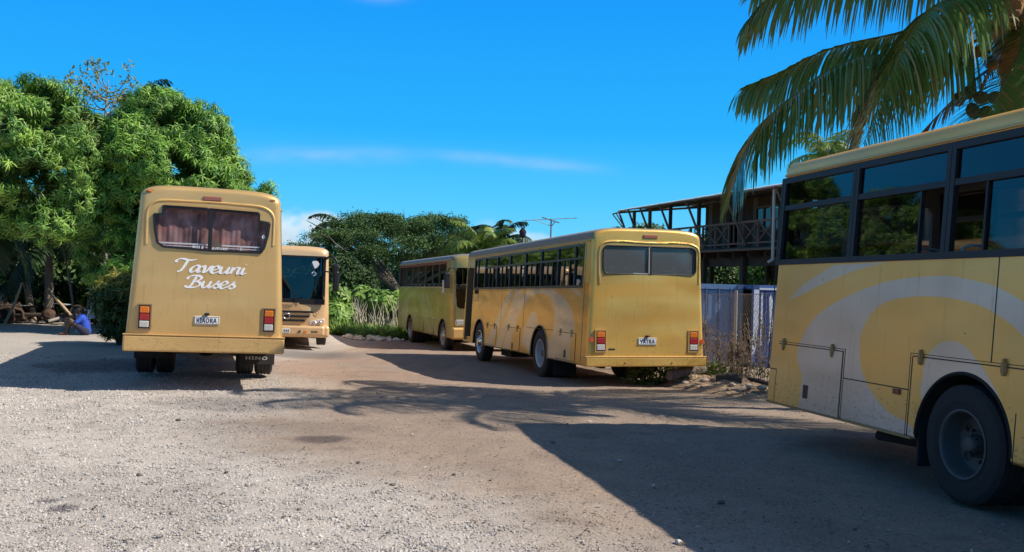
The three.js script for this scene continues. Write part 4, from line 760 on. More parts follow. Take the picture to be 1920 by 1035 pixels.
function mangoShoot(seed, n = 13) { // a rosette of long drooping leaves at the end of a twig, along +y
  const R = rng(seed), L = new Leaves();
  for (let k = 0; k < n; k++) {
    const a = k * 2.4 + R() * 0.5, el = lerp(1.0, -0.7, (k / n)) + (R() - 0.5) * 0.4, dir = V(Math.cos(a) * Math.cos(el), Math.sin(el), Math.sin(a) * Math.cos(el)), side = V(-Math.sin(a), 0, Math.cos(a));
    L.blade(V(0, 0.12 - 0.2 * (k / n), 0), dir, side, 0.62 + 0.45 * R(), 0.10 + 0.04 * R(), 1.2 + 0.9 * R(), 3, 0.3);
  }
  return L.geometry();
}
function tuft(seed, n, len, wid, spread, flat = 1) { // a spray of small leaves
  const R = rng(seed), L = new Leaves();
  for (let k = 0; k < n; k++) {
    const o = V((R() - 0.5) * 2 * spread, (R() - 0.5) * spread * flat, (R() - 0.5) * 2 * spread), dir = V(R() - 0.5, (R() - 0.4) * 0.8, R() - 0.5).normalize(), side = V(R() - 0.5, (R() - 0.5) * 0.4, R() - 0.5);
    L.blade(o, dir, side, len * (0.7 + 0.6 * R()), wid * (0.7 + 0.6 * R()), 0.4, 2, 0.2);
  }
  return L.geometry();
}
// leaf clumps over a set of lobes [x, y, z, rx, ry, rz]
function crown(parent, lobes, geos, mat, n, size, tint, seed, { inner = 0.25, up = 0.35, gap = 0, gapT = -0.12, bottom = -9, dark = 0.55, name = 'crown' } = {}) {
  const R = rng(seed), per = Math.ceil(n / geos.length), vol = lobes.map((l) => (l[3] * l[4] + l[3] * l[5] + l[4] * l[5])), tot = vol.reduce((a, b) => a + b, 0);
  geos.forEach((g, gi) => {
    const im = new THREE.InstancedMesh(g, mat, per), mt = new THREE.Matrix4(), q = new THREE.Quaternion(), q2 = new THREE.Quaternion(), c = new THREE.Color(); let k = 0, guard = 0;
    while (k < per && guard++ < per * 60) {
      let t = R() * tot, li = 0; while (li < lobes.length - 1 && (t -= vol[li]) > 0) li++;
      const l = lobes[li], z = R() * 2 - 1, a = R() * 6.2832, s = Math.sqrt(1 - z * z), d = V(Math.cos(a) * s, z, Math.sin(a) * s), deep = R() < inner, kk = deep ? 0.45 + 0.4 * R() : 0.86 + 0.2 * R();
      const p = V(l[0] + d.x * l[3] * kk, l[1] + d.y * l[4] * kk, l[2] + d.z * l[5] * kk);
      if (p.y < bottom) continue;
      if (!deep && lobes.some((m, mi) => mi !== li && ((p.x - m[0]) / m[3]) ** 2 + ((p.y - m[1]) / m[4]) ** 2 + ((p.z - m[2]) / m[5]) ** 2 < 0.55)) continue;
      if (gap && noise.noise(p.x * gap, p.y * gap * 1.3, p.z * gap) < gapT) continue;
      const dir = d.clone().multiply(V(1 / l[3], 1 / l[4], 1 / l[5])).normalize(); dir.y += up; dir.x += (R() - 0.5) * 0.7; dir.z += (R() - 0.5) * 0.7; dir.normalize();
      q.setFromUnitVectors(V(0, 1, 0), dir); q2.setFromAxisAngle(V(0, 1, 0), R() * 6.28); q.multiply(q2);
      const sc = size * (0.75 + 0.5 * R()); mt.compose(p, q, V(sc, sc, sc)); im.setMatrixAt(k, mt);
      const f = (deep ? dark : 1) * (0.75 + 0.5 * R()), w = R(); c.setRGB(f * lerp(tint[0][0], tint[1][0], w), f * lerp(tint[0][1], tint[1][1], w), f * lerp(tint[0][2], tint[1][2], w)); im.setColorAt(k, c); k++;  // leaves deep in the crown tinted darker, its inner shade put into their colour
    }
    im.count = k; im.name = name; im.castShadow = im.receiveShadow = true; parent.add(im); im.userData.kind = 'stuff';
  });
}
function lobesOn(cx, cy, cz, rx, ry, rz, n, r, seed, low = -0.5) { // a big ellipsoid and smaller billows on it
  const R = rng(seed), out = [[cx, cy, cz, rx * 0.82, ry * 0.82, rz * 0.82]];
  for (let i = 0; i < n; i++) { const z = lerp(low, 0.95, (i + 0.5) / n), a = i * 2.4 + R(), s = Math.sqrt(1 - z * z), k = 0.66 + 0.12 * R(), rr = r * (0.75 + 0.5 * R()); out.push([cx + Math.cos(a) * s * rx * k, cy + z * ry * k, cz + Math.sin(a) * s * rz * k, rr, rr * 0.85, rr]); }
  return out;
}
const bark = (() => { const t = noiseTex(256, (u, v) => { const n = 128 + 200 * tile(u, v * 0.3, 18, 6.6, 4); return [n, n, n]; }); t.repeat.set(2, 1); return t; })();
const barkGrey = std(0.16, 0.135, 0.11, 0.95, 0, { bumpMap: bark, bumpScale: 0.02 }), barkDark = std(0.07, 0.058, 0.046, 0.95, 0, { bumpMap: bark, bumpScale: 0.02 });
const white1 = [[1, 1, 1], [1, 1, 1]];
const mango = [1, 2, 3].map((s) => mangoShoot(s * 17)), mangoMat = leafMat(1, 1, 1, 0.36, 0.45);
const mangoTint = [[0.07, 0.21, 0.032], [0.33, 0.55, 0.08]];
{
  const t = thing('mango_tree', 'round bright green mango tree rising behind the left bus', 'tree', [-10.4, ground(-10.4, -28.8), -28.8]), gy = t.position.y;
  const rel = (l) => l.map(([x, y, z, ...r]) => [x + 10.4, y - gy, z + 28.8, ...r]);
  part('trunk', [taper([[0, -0.2, 0], [0.1, 1.2, 0.1], [0.25, 2.4, 0.2], [0.3, 4.2, 0.3]], [0.26, 0.2, 0.16, 0.07], 10, 0.12), taper([[0.1, 1.4, 0.1], [1.0, 2.9, 0.4], [1.7, 4.2, 0.5]], [0.13, 0.09, 0.04], 7), taper([[0.1, 1.2, 0.1], [-0.9, 2.6, -0.2], [-1.5, 4.0, -0.3]], [0.13, 0.09, 0.04], 7), taper([[0.2, 2.0, 0.1], [0.3, 3.4, 1.2], [0.4, 4.4, 1.6]], [0.1, 0.07, 0.03], 7)], barkDark, t);
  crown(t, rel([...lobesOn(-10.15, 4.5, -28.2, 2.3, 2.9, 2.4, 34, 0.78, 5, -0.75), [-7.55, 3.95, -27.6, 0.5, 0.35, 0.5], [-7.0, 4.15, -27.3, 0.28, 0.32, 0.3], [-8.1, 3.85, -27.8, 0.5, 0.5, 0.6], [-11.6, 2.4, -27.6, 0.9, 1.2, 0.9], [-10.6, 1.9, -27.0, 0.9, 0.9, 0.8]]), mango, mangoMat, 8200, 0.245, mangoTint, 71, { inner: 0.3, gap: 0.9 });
}
{
  const X = -17.6, Z = -27.4, t = thing('mango_tree', 'broad mango tree filling the left edge above the dirt track', 'tree', [X, ground(X, Z), Z]), gy = t.position.y;
  const rel = (l) => l.map(([x, y, z, ...r]) => [x - X, y - gy, z - Z, ...r]);
  part('trunk', [taper([[0, -0.2, 0], [-0.1, 1.2, 0.0], [0.1, 2.6, 0.1], [0.2, 4.5, 0.2]], [0.26, 0.22, 0.18, 0.08], 10, 0.12), taper([[0, 1.6, 0], [1.6, 3.4, 0.3], [3.2, 4.6, 0.4]], [0.14, 0.09, 0.04], 7), taper([[0, 1.3, 0], [-1.3, 2.7, -0.2], [-2.2, 4.2, -0.2]], [0.14, 0.09, 0.04], 7)], barkDark, t);
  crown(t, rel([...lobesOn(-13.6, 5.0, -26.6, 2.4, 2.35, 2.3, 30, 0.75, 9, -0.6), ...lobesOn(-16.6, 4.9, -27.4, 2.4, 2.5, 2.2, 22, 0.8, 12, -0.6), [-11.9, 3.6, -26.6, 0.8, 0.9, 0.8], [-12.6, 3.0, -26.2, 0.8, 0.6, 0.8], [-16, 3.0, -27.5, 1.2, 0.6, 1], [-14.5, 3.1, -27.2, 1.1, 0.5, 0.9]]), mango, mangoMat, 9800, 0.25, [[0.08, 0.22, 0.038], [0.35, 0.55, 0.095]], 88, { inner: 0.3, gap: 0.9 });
}
const fine = [tuft(5, 70, 0.13, 0.055, 0.55, 0.35), tuft(6, 70, 0.13, 0.055, 0.55, 0.35)];
const small = [tuft(3, 34, 0.2, 0.085, 0.42, 0.8), tuft(4, 34, 0.2, 0.085, 0.42, 0.8)];
const smallMat = leafMat(1, 1, 1, 0.3, 0.6);
{ // thin, yellowing tree between the two mangoes
  const X = -15.4, Z = -36, t = thing('thin_tree', 'thin half-bare tree with yellowing leaves between the two mango trees', 'tree', [X, ground(X, Z), Z]), R = rng(5), br = [taper([[0, -0.2, 0], [0.1, 3, 0], [-0.05, 6, 0.1], [0.05, 9.0, 0]], [0.16, 0.12, 0.07, 0.015], 7)], lob = [];
  for (let i = 0; i < 26; i++) { const y = 5.6 + 3.1 * R(), a = R() * 6.28, l = 0.5 + 0.75 * R(), e = [Math.cos(a) * l, y + 0.55 * l + 0.2, Math.sin(a) * l]; br.push(taper([[0, y, 0], [e[0] * 0.5, y + 0.1, e[2] * 0.5], e], [0.03, 0.02, 0.007], 4)); lob.push([e[0], e[1], e[2], 0.26, 0.2, 0.26]); }
  part('trunk', br, std(0.30, 0.27, 0.23, 0.9), t);
  crown(t, lob, [tuft(8, 8, 0.16, 0.06, 0.26)], smallMat, 190, 0.9, [[0.16, 0.2, 0.03], [0.34, 0.27, 0.04]], 4, { inner: 0.2 });
}
// coconut fronds
function frondGeo(pts, n, lmax, wid, droop, seed, r0 = 0.03, lift = 0.12, thin = 0, dry = 0) {
  const D = new Leaves();
  const c = new THREE.CatmullRomCurve3(pts.map((p) => p.isVector3 ? p : V(...p)), false, 'centripetal'), R = rng(seed), L = new Leaves(), e0 = c.getPointAt(0), e1 = c.getPointAt(1), S0 = V(-(e1.z - e0.z), 0, e1.x - e0.x).normalize(), s = V(0, 0, 0), nrm = V(0, 0, 0), dir = V(0, 0, 0);
  for (let k = 0; k < n; k++) {
    const t = 0.14 + 0.86 * (k + 0.5 * R()) / n, p = c.getPointAt(Math.min(1, t)), T = c.getTangentAt(Math.min(1, t));
    s.copy(S0).addScaledVector(T, -S0.dot(T)).normalize(); nrm.crossVectors(s, T).normalize();
    const len = lmax * Math.pow(Math.sin(Math.PI * Math.min(0.985, 0.1 + 0.8 * t)), 0.7) * (0.85 + 0.3 * R());
    for (const sd of [-1, 1]) {
      if (R() < thin) continue;
      const fw = 0.30 + 0.65 * t * t + 0.18 * (R() - 0.5);
      dir.copy(s).multiplyScalar(sd).addScaledVector(T, fw).addScaledVector(nrm, lift + 0.12 * (R() - 0.5));
      (R() < dry ? D : L).strip(p, dir, T.clone().addScaledVector(nrm, 0.5 * sd), len, wid * (0.8 + 0.4 * R()), droop * (1 - 0.45 * Math.max(0, -T.y)) * (0.7 + 0.6 * R()), 5);
    }
  }
  return [taper(pts, [r0, r0 * 0.7, r0 * 0.35, r0 * 0.12], 6), L.geometry(), dry ? D.geometry() : null];
}
const palmLeaf = new THREE.MeshPhysicalMaterial({ color: lin(0.15, 0.25, 0.055), roughness: 0.25, transmission: 0.2, thickness: 0, specularIntensity: 1 }), rachisMat = std(0.12, 0.15, 0.035, 0.5);
const palmLeafLight = leafMat(0.22, 0.30, 0.06, 0.35, 0.45), palmLeafDark = leafMat(0.035, 0.075, 0.03, 0.2, 0.5);
const palmTrunkMat = std(0.24, 0.205, 0.17, 0.9, 0, { bumpMap: bark, bumpScale: 0.01 });
function ringTrunk(a, b, r0, r1, rings) { // a palm stem with leaf scars
  const out = []; const A = V(...a), B = V(...b);
  for (let i = 0; i < rings; i++) { const p = A.clone().lerp(B, i / rings), q = A.clone().lerp(B, (i + 1) / rings), r = lerp(r0, r1, i / rings); out.push(rod(p.toArray(), q.toArray(), r * 1.06, 12, r * 0.97)); }
  return out;
}
function palm(label, base, top, len, n, mat, seed, { el0 = 0.9, el1 = -0.5, lmax = 0.75, leaflets = 46, wid = 0.06, only } = {}) {
  const t = thing('coconut_palm', label, 'palm tree', base), R = rng(seed), T = V(top[0] - base[0], top[1] - base[1], top[2] - base[2]);
  part('trunk', ringTrunk([0, -0.3, 0], T.toArray(), 0.17, 0.11, 22), palmTrunkMat, t);
  for (let i = 0; i < n; i++) {
    const a = only ? only[i][0] : i * 2.4 + R() * 0.5, el = only ? only[i][1] : lerp(el0, el1, i / n) + (R() - 0.5) * 0.25, l = len * (only?.[i][2] ?? (0.85 + 0.3 * R()));
    const pts = []; let p = T.clone(), e = el; for (let k = 0; k < 6; k++) { pts.push(p.clone()); p = p.clone().add(V(Math.cos(a) * Math.cos(e), Math.sin(e), Math.sin(a) * Math.cos(e)).multiplyScalar(l / 5)); e -= 0.20 + 0.08 * R() + 0.10 * k * 0.5; }
    const [ra, le] = frondGeo(pts, leaflets, lmax, wid, 1.3, seed + i * 7, 0.035, 0.2);
    const f = part('frond', ra, rachisMat, t); const lm = part('leaflets', le, mat, f); lm.userData.kind = 'stuff';
  }
  return t;
}
{ // the big palm over the right-hand bus
  const base = [7.5, ground(7.5, -14.4), -14.4], t = thing('coconut_palm', 'tall coconut palm with long drooping fronds hanging over the right bus', 'palm tree', base);
  const w = (l) => l.map(([x, y, z]) => V(x - base[0], y - base[1], z - base[2])), C = [7.22, 5.9, -14.0];
  part('trunk', ringTrunk([0, -0.3, 0], [C[0] - base[0], C[1] - base[1] - 0.1, C[2] - base[2]], 0.21, 0.14, 30), std(0.30, 0.22, 0.15, 0.9, 0, { bumpMap: bark, bumpScale: 0.012 }), t);
  part('crown_shaft', [taper(w([[7.24, 5.0, -14.05], [7.22, 5.7, -14.0], [7.2, 6.5, -14.0]]), [0.17, 0.25, 0.14], 12, 0.3)], std(0.36, 0.20, 0.08, 0.9, 0, { bumpMap: bark, bumpScale: 0.04 }), t);
  const F = [
    [[C, [6.75, 6.15, -13.75], [6.26, 5.95, -13.55], [5.74, 5.72, -13.3], [5.26, 5.05, -13.1], [4.90, 4.25, -13.0], [4.70, 3.75, -12.95]], 92, 1.0, 0.058, 3.0, 1],
    [[C, [6.75, 5.5, -14.05], [6.2, 5.22, -14.0], [4.95, 5.17, -14.0], [3.98, 4.55, -13.8], [3.36, 3.92, -13.6], [3.08, 3.20, -13.5]], 118, 1.0, 0.055, 3.0, 2],
    [[C, [6.6, 6.0, -14.4], [5.99, 5.83, -15.0], [5.08, 5.68, -15.5], [4.25, 5.30, -15.8], [3.80, 5.12, -16.0]], 86, 0.95, 0.055, 2.8, 3],
    [[C, [6.9, 6.6, -14.2], [6.26, 6.85, -14.5], [4.89, 6.80, -15.0], [4.03, 6.43, -15.2], [3.62, 5.95, -15.3]], 92, 0.9, 0.055, 2.6, 4],
    [[C, [7.2, 5.75, -13.75], [7.10, 5.32, -13.5], [6.78, 4.79, -13.2], [6.45, 4.21, -13.1], [6.30, 3.7, -13.05]], 74, 0.85, 0.055, 1.5, 5],
    [[C, [7.5, 5.9, -13.6], [7.6, 5.5, -13.1], [7.45, 4.7, -12.75], [7.25, 4.0, -12.6]], 70, 0.85, 0.055, 1.7, 6],
    [[C, [7.8, 6.2, -13.4], [8.6, 6.2, -12.6], [9.3, 5.6, -12.0], [9.7, 4.8, -11.6]], 80, 0.85, 0.055, 1.6, 7],
    [[C, [7.9, 6.4, -14.3], [9.2, 6.6, -14.8], [10.4, 6.1, -15.2], [11.1, 5.2, -15.4]], 80, 0.85, 0.055, 1.6, 8],
    [[C, [7.5, 6.8, -14.2], [8.0, 8.0, -14.6], [8.2, 9.1, -14.9], [8.0, 10.0, -15.1]], 70, 0.75, 0.055, 1.1, 9],
    [[C, [6.9, 6.9, -14.0], [6.3, 7.8, -13.9], [5.3, 8.3, -13.8], [4.3, 8.2, -13.7], [3.5, 7.7, -13.6]], 90, 0.85, 0.055, 1.5, 10],
    [[C, [6.9, 6.7, -13.7], [6.2, 7.2, -13.2], [5.2, 7.2, -12.6], [4.4, 6.7, -12.2], [4.0, 6.3, -12.0]], 84, 0.85, 0.055, 1.6, 13],
    [[C, [7.0, 6.8, -14.4], [6.4, 7.5, -14.9], [5.5, 7.7, -15.5], [4.6, 7.3, -16.0], [4.0, 6.8, -16.3]], 84, 0.85, 0.055, 1.6, 14],
    [[C, [7.1, 6.9, -13.8], [6.8, 7.9, -13.4], [6.2, 8.6, -12.9], [5.5, 8.7, -12.4], [4.9, 8.3, -12.0]], 84, 0.85, 0.055, 1.6, 15],
    [[C, [7.6, 6.8, -14.0], [8.3, 7.5, -14.1], [9.2, 7.7, -14.0], [10.0, 7.3, -13.9]], 80, 0.85, 0.055, 1.6, 17],
    [[C, [7.1, 6.6, -13.5], [6.9, 7.0, -12.7], [6.5, 6.9, -11.7], [6.2, 6.3, -10.9]], 80, 0.85, 0.055, 1.6, 11],
    [[C, [7.5, 6.4, -14.6], [8.0, 6.8, -15.4], [8.6, 6.4, -16.2], [9.0, 5.6, -16.8]], 80, 0.85, 0.055, 1.6, 12],
  ];
  const dryLeaf = leafMat(0.30, 0.25, 0.075, 0.25, 0.5);
  for (const [p, n, l, wd, dr, sd] of F) { const [ra, le, dl] = frondGeo(w(p), Math.round(n * 1.85), l * 1.32, wd * 0.68, dr, 300 + sd, 0.032, 0.16, 0.05, 0.09); const f = part('frond', ra, rachisMat, t); part('leaflets', le, palmLeaf, f).userData.kind = 'stuff'; part('dry_leaflets', dl, dryLeaf, f).userData.kind = 'stuff'; }
  const [ra, le] = frondGeo(w([[7.1, 5.2, -14.0], [6.7, 4.9, -14.0], [6.35, 4.55, -14.05], [5.98, 4.10, -14.2]]), 30, 0.42, 0.03, 2.0, 77, 0.03, 0, 0.35), dead = std(0.085, 0.05, 0.04, 0.9);
  const df = part('dead_frond', ra, dead, t); df.userData.label = 'dead brown frond hanging down'; part('leaflets', le, dead, df).userData.kind = 'stuff';
  const nut = new THREE.SphereGeometry(1, 14, 10).scale(0.095, 0.118, 0.095), nutM = [std(0.22, 0.10, 0.035, 0.6), std(0.085, 0.06, 0.05, 0.8), std(0.20, 0.13, 0.04, 0.55)];
  [[6.62, 4.42, -13.9, 1], [6.80, 4.40, -13.9, 0], [6.76, 4.62, -13.95, 0], [6.5, 4.62, -14.1, 1], [6.66, 4.72, -14.1, 1], [6.93, 4.62, -13.9, 0], [6.85, 5.1, -13.85, 2], [6.72, 5.3, -13.9, 2], [7.05, 5.65, -13.72, 2], [7.28, 5.72, -13.7, 2], [7.16, 5.48, -13.72, 2]].forEach(([x, y, z, m], i) => { const c = part('coconut', nut, nutM[m], t); c.position.set(x - base[0], y - base[1], z - base[2]); c.rotation.set(i, i * 2, 0.4); });
  part('flower_stalk', [...[0, 1, 2, 3, 4, 5, 6].map((i) => tube(w([[7.15, 5.55, -13.85], [7.05 + i * 0.06, 5.68, -13.65], [6.96 + i * 0.09, 5.6 - 0.05 * (i % 3), -13.5]]), 0.012, 8, 5)), tube(w([[7.0, 5.3, -13.9], [6.85, 5.0, -13.9], [6.7, 4.6, -13.95]]), 0.025, 10, 6)], std(0.46, 0.25, 0.08, 0.7), t);
}
palm('small palm tip showing above the roof of the right bus', [13.2, -0.7, -40], [13.1, 7.2, -40], 2.1, 11, palmLeafLight, 21, { el0: 1.4, el1: 0.1, leaflets: 34 });
palm('palm with an upright spear leaf poking above the mango trees', [-15.0, -0.5, -38], [-14.75, 8.4, -38], 2.0, 6, palmLeafDark, 31, { only: [[0, 1.5, 0.75], [0.2, 1.1, 0.7], [2.8, 0.9, 0.5], [-1, 0.8, 0.7], [0.1, 0.7, 0.75], [4, 0.5, 0.6]], leaflets: 40 });
palm('dark far palm behind the mirror of the half hidden bus', [-15.0, -1.3, -85], [-14.9, 6.1, -85], 3.8, 15, palmLeafDark, 41, { lmax: 0.9, wid: 0.12, leaflets: 30 });
palm('low pale green palm behind the front of the middle bus', [-2.2, -1.0, -58], [-2.0, 3.4, -58], 2.9, 14, palmLeafLight, 52, { el0: 1.4, el1: -0.1, lmax: 0.85, wid: 0.1, leaflets: 36 });
palm('dark palm standing just behind the pale green one', [-0.9, -1.1, -64], [-0.85, 4.4, -64], 2.6, 12, palmLeafDark, 63, { el0: 1.35, el1: 0.0, lmax: 0.8, wid: 0.1, leaflets: 34 });
palm('dark palm whose tips show beside the hanging black bag', [0.9, -1.1, -62], [0.85, 3.2, -62], 2.6, 12, palmLeafDark, 74, { lmax: 0.7, wid: 0.1, leaflets: 30 });
palm('shaded young palm on the left with a ringed grey trunk', [-15.85, ground(-15.9, -33), -33], [-15.95, 2.6, -33], 3.2, 14, palmLeafDark, 85, { el0: 1.1, el1: -0.3, lmax: 0.9, wid: 0.07, leaflets: 50 });
palm('low palm arching over the scrap by the left edge', [-17.3, ground(-17.3, -29), -29.3], [-17.0, 3.4, -29.3], 3.3, 12, palmLeafDark, 96, { el0: 0.9, el1: -0.4, lmax: 0.9, wid: 0.07, leaflets: 50 });

// rain tree: a wide flat umbrella on spreading limbs
function rainTree(label, X, Z, H, spread, seed, n) {
  const gy = ground(X, Z), t = thing('rain_tree', label, 'tree', [X, gy, Z]), R = rng(seed), br = [], lob = [];
  br.push(taper([[0, -0.5, 0], [0.1, 0.8, 0], [0, H * 0.26, 0]], [0.55, 0.42, 0.36], 10, 0.15));
  for (let i = 0; i < 11; i++) {
    const a = i * 2.4 + R() * 0.4, l = spread * (0.5 + 0.5 * R()), h = H * (0.72 + 0.2 * R() - 0.2 * (l / spread) ** 2), e = [Math.cos(a) * l, h, Math.sin(a) * l * 0.8];
    br.push(taper([[0, H * 0.2, 0], [e[0] * 0.3, h * 0.55, e[2] * 0.3], [e[0] * 0.7, h * 0.85, e[2] * 0.7], e], [0.26, 0.17, 0.09, 0.03], 6));
    for (let k = 0; k < 3; k++) { const a2 = a + (R() - 0.5) * 1.2, l2 = spread * (0.22 + 0.2 * R()), f = 0.45 + 0.25 * k, o = [e[0] * f, lerp(h * 0.62, h, f), e[2] * f]; br.push(taper([o, [o[0] + Math.cos(a2) * l2 * 0.6, o[1] + 0.5, o[2] + Math.sin(a2) * l2 * 0.6], [o[0] + Math.cos(a2) * l2, o[1] + 1.0, o[2] + Math.sin(a2) * l2]], [0.09, 0.06, 0.02], 5)); }
  }
  for (let i = 0; i < 44; i++) { const a = i * 2.4, l = spread * Math.sqrt((i + 0.5) / 44), h = H * (0.93 - 0.30 * (l / spread) ** 2.2) + (R() - 0.5) * 1.1, r = spread * (0.09 + 0.08 * R()); lob.push([Math.cos(a) * l, h, Math.sin(a) * l * 0.8, r, r * 0.26, r]); }
  for (let i = 0; i < 16; i++) { const a = i * 2.4 + 1, l = spread * (0.35 + 0.62 * R()), h = H * (0.5 + 0.2 * R()), r = spread * 0.10; lob.push([Math.cos(a) * l, h, Math.sin(a) * l * 0.8, r, r * 0.3, r]); }
  part('trunk', br, barkGrey, t);
  crown(t, lob, fine, smallMat, n, 1.15, [[0.05, 0.115, 0.028], [0.12, 0.21, 0.045]], seed, { inner: 0.1, gap: 0.8, gapT: 0.02 });
}
rainTree('wide umbrella-shaped rain tree beyond the yard with spreading limbs', -8.6, -74, 7.6, 8.0, 15, 1500);
rainTree('lower rain tree right of the umbrella-shaped one, behind the palms', -2.2, -84, 7.0, 7.0, 27, 1300);
function bushTree(label, X, Z, H, r, seed, n, tint, size = 1.1) {
  const gy = ground(X, Z), t = thing('bush_tree', label, 'tree', [X, gy, Z]);
  part('trunk', [taper([[0, -0.3, 0], [0.1, H * 0.3, 0], [0, H * 0.7, 0.1]], [0.22, 0.16, 0.05], 7), taper([[0, H * 0.2, 0], [r * 0.4, H * 0.45, 0.2], [r * 0.6, H * 0.6, 0.3]], [0.12, 0.08, 0.03], 6), taper([[0, H * 0.25, 0], [-r * 0.4, H * 0.5, -0.2], [-r * 0.55, H * 0.65, 0]], [0.12, 0.08, 0.03], 6)], barkDark, t);
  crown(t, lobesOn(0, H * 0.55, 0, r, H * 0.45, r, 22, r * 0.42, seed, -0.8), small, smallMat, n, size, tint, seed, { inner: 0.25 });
}
const dk = [[0.03, 0.075, 0.02], [0.065, 0.13, 0.03]], md = [[0.06, 0.13, 0.03], [0.13, 0.22, 0.045]], lt = [[0.12, 0.24, 0.035], [0.22, 0.34, 0.06]];
bushTree('dark tree filling the gap behind the pale gold bus mirror', -12.4, -68, 3.6, 2.6, 3, 1200, dk, 1.2);
bushTree('dark leafy tree low behind the rain tree trunk', -6.5, -88, 4.2, 5.0, 6, 1300, dk, 1.3);
bushTree('dense dark tree behind the half hidden bus', -25, -70, 7, 4.4, 8, 1500, dk, 1.3);
bushTree('sunlit green tree deep behind the left mango tree', -17.5, -44, 5.2, 3.2, 10, 1700, lt);
bushTree('green tree behind the ringed palm trunk on the left', -22.5, -41, 5.6, 3.4, 12, 1700, md);
bushTree('tall leafy tree beyond the left edge of the track', -27, -40, 7, 4.0, 13, 1500, md);
bushTree('bushy tree closing the view behind the half hidden bus', -17.5, -50, 4.6, 2.8, 14, 1500, md);
bushTree('leafy tree behind the open end of the wooden house', 7.2, -58, 6.3, 3.0, 16, 1500, md);
bushTree('tree showing through the open veranda of the house', 11.5, -56, 5.6, 3.0, 18, 1500, md);
bushTree('pale sunlit tree seen through the space under the house', 15.2, -50, 4.8, 3.0, 20, 1500, lt);
bushTree('bushy tree behind the house near its right end', 20, -48, 5.5, 3.2, 22, 1300, md);
bushTree('far dark tree low behind the middle bus roof', 2.5, -86, 4.6, 4.4, 24, 1300, dk, 1.4);
{ // a far belt of woods closes the horizon
  const t = new THREE.Group(); t.name = 'woods'; scene.add(t); tag(t, 'far dark belt of woods along the horizon all round the yard', 'woods', null, 'stuff');
  const R = rng(44), lob = []; for (let i = 0; i < 110; i++) { const x = -130 + 260 * (i / 110) + R() * 2, z = -125 - 20 * R(); lob.push([x, ground(x, z) + 1.5 + R(), z, 3.5, 2.6 + 1.6 * R(), 3]); }
  for (let i = 0; i < 70; i++) { const a = -0.15 + (Math.PI + 0.3) * (i / 70), d = 48 + 10 * R(), x = Math.cos(a) * d * 1.3, z = Math.sin(a) * d; lob.push([x, 2.2 + 2 * R(), z, 3.4, 3.2 + 1.6 * R(), 3.0]); } // and round behind the yard
  crown(t, lob, [tuft(61, 30, 0.6, 0.3, 1.0, 0.8)], smallMat, 9000, 1.3, dk, 45, { inner: 0.1, name: 'foliage' });
}
{ // thicket and grass at the end of the yard
  const R = rng(90), lob = []; for (let i = 0; i < 34; i++) { const x = -9.0 + 5.4 * (i / 34) + (R() - 0.5), z = -42.5 - 2.2 * R(), h = (i < 13 ? 0.95 : 1.15) + 0.45 * R(); lob.push([x, ground(x, z) + h, z, 0.55, 0.5, 0.55]); if (i < 14) lob.push([x, ground(x, z) + 0.6, z + 1, 0.6, 0.6, 0.6]); }
  const t = new THREE.Group(); t.name = 'thicket'; scene.add(t); tag(t, 'bright green thicket between the two facing buses', 'shrubs', null, 'stuff');
  const broad = new Leaves(), R2 = rng(6); for (let k = 0; k < 12; k++) { const a = k * 2.4, el = 0.7 - 0.9 * (k / 12); broad.blade(V(0, 0, 0), V(Math.cos(a) * Math.cos(el), Math.sin(el), Math.sin(a) * Math.cos(el)), V(-Math.sin(a), 0, Math.cos(a)), 0.3 + 0.2 * R2(), 0.16, 1.0, 3, 0.2); }
  crown(t, lob, [broad.geometry()], leafMat(1, 1, 1, 0.4, 0.5), 1500, 0.85, [[0.15, 0.31, 0.05], [0.32, 0.48, 0.10]], 91, { inner: 0.15, name: 'foliage' });
  const st = []; for (let i = 0; i < 120; i++) { const x = -7.3 + 2.9 * R(), z = -41.6 - 1.6 * R(), y = ground(x, z), h = 0.9 + 0.8 * R(), a = R() * 6.28, l = 0.15 + 0.3 * R(); st.push(taper([[x, y, z], [x + Math.cos(a) * l * 0.2, y + h * 0.5, z + Math.sin(a) * l * 0.3], [x + Math.cos(a) * l, y + h, z + Math.sin(a) * l]], [0.022, 0.018, 0.008], 4)); }
  const sm = part('stems', st, std(0.50, 0.45, 0.36, 0.9), t); sm.userData.kind = 'stuff';
  // ground cover and grass
  const blades = (seed) => { const L = new Leaves(), q = rng(seed); for (let k = 0; k < 16; k++) { const a = q() * 6.28, e = 0.7 + 0.7 * q(); L.blade(V((q() - 0.5) * 0.2, 0, (q() - 0.5) * 0.2), V(Math.cos(a) * Math.cos(e), Math.sin(e), Math.sin(a) * Math.cos(e)), V(-Math.sin(a), 0, Math.cos(a)), 0.22 + 0.22 * q(), 0.035, 1.0, 3, 0.1); } return L.geometry(); };
  const grass = new THREE.InstancedMesh(blades(2), leafMat(1, 1, 1, 0.4, 0.6), 5200), mt = new THREE.Matrix4(), q = new THREE.Quaternion(), c = new THREE.Color();
  let k = 0; while (k < 5200) {
    const left = k > 3600, x = left ? -26 + 13 * R() : -9.8 + 9.5 * R(), z = left ? -34 - 9 * R() : -38.6 - 6 * R() + 0.8 * noise.noise(x * 0.8, 1, 2); q.setFromAxisAngle(V(0, 1, 0), R() * 6.28); const s = (left ? 1.1 : 0.8) + 0.8 * R(); mt.compose(V(x, ground(x, z), z), q, V(s, s, s)); grass.setMatrixAt(k, mt); const f = R(); c.setRGB(lerp(0.15, 0.34, f), lerp(0.30, 0.46, f), lerp(0.05, 0.11, f)); grass.setColorAt(k, c); k++;
  }
  grass.name = 'grass'; grass.castShadow = grass.receiveShadow = true; scene.add(grass); tag(grass, 'bright green grass along the back of the yard', 'grass', null, 'stuff');
}
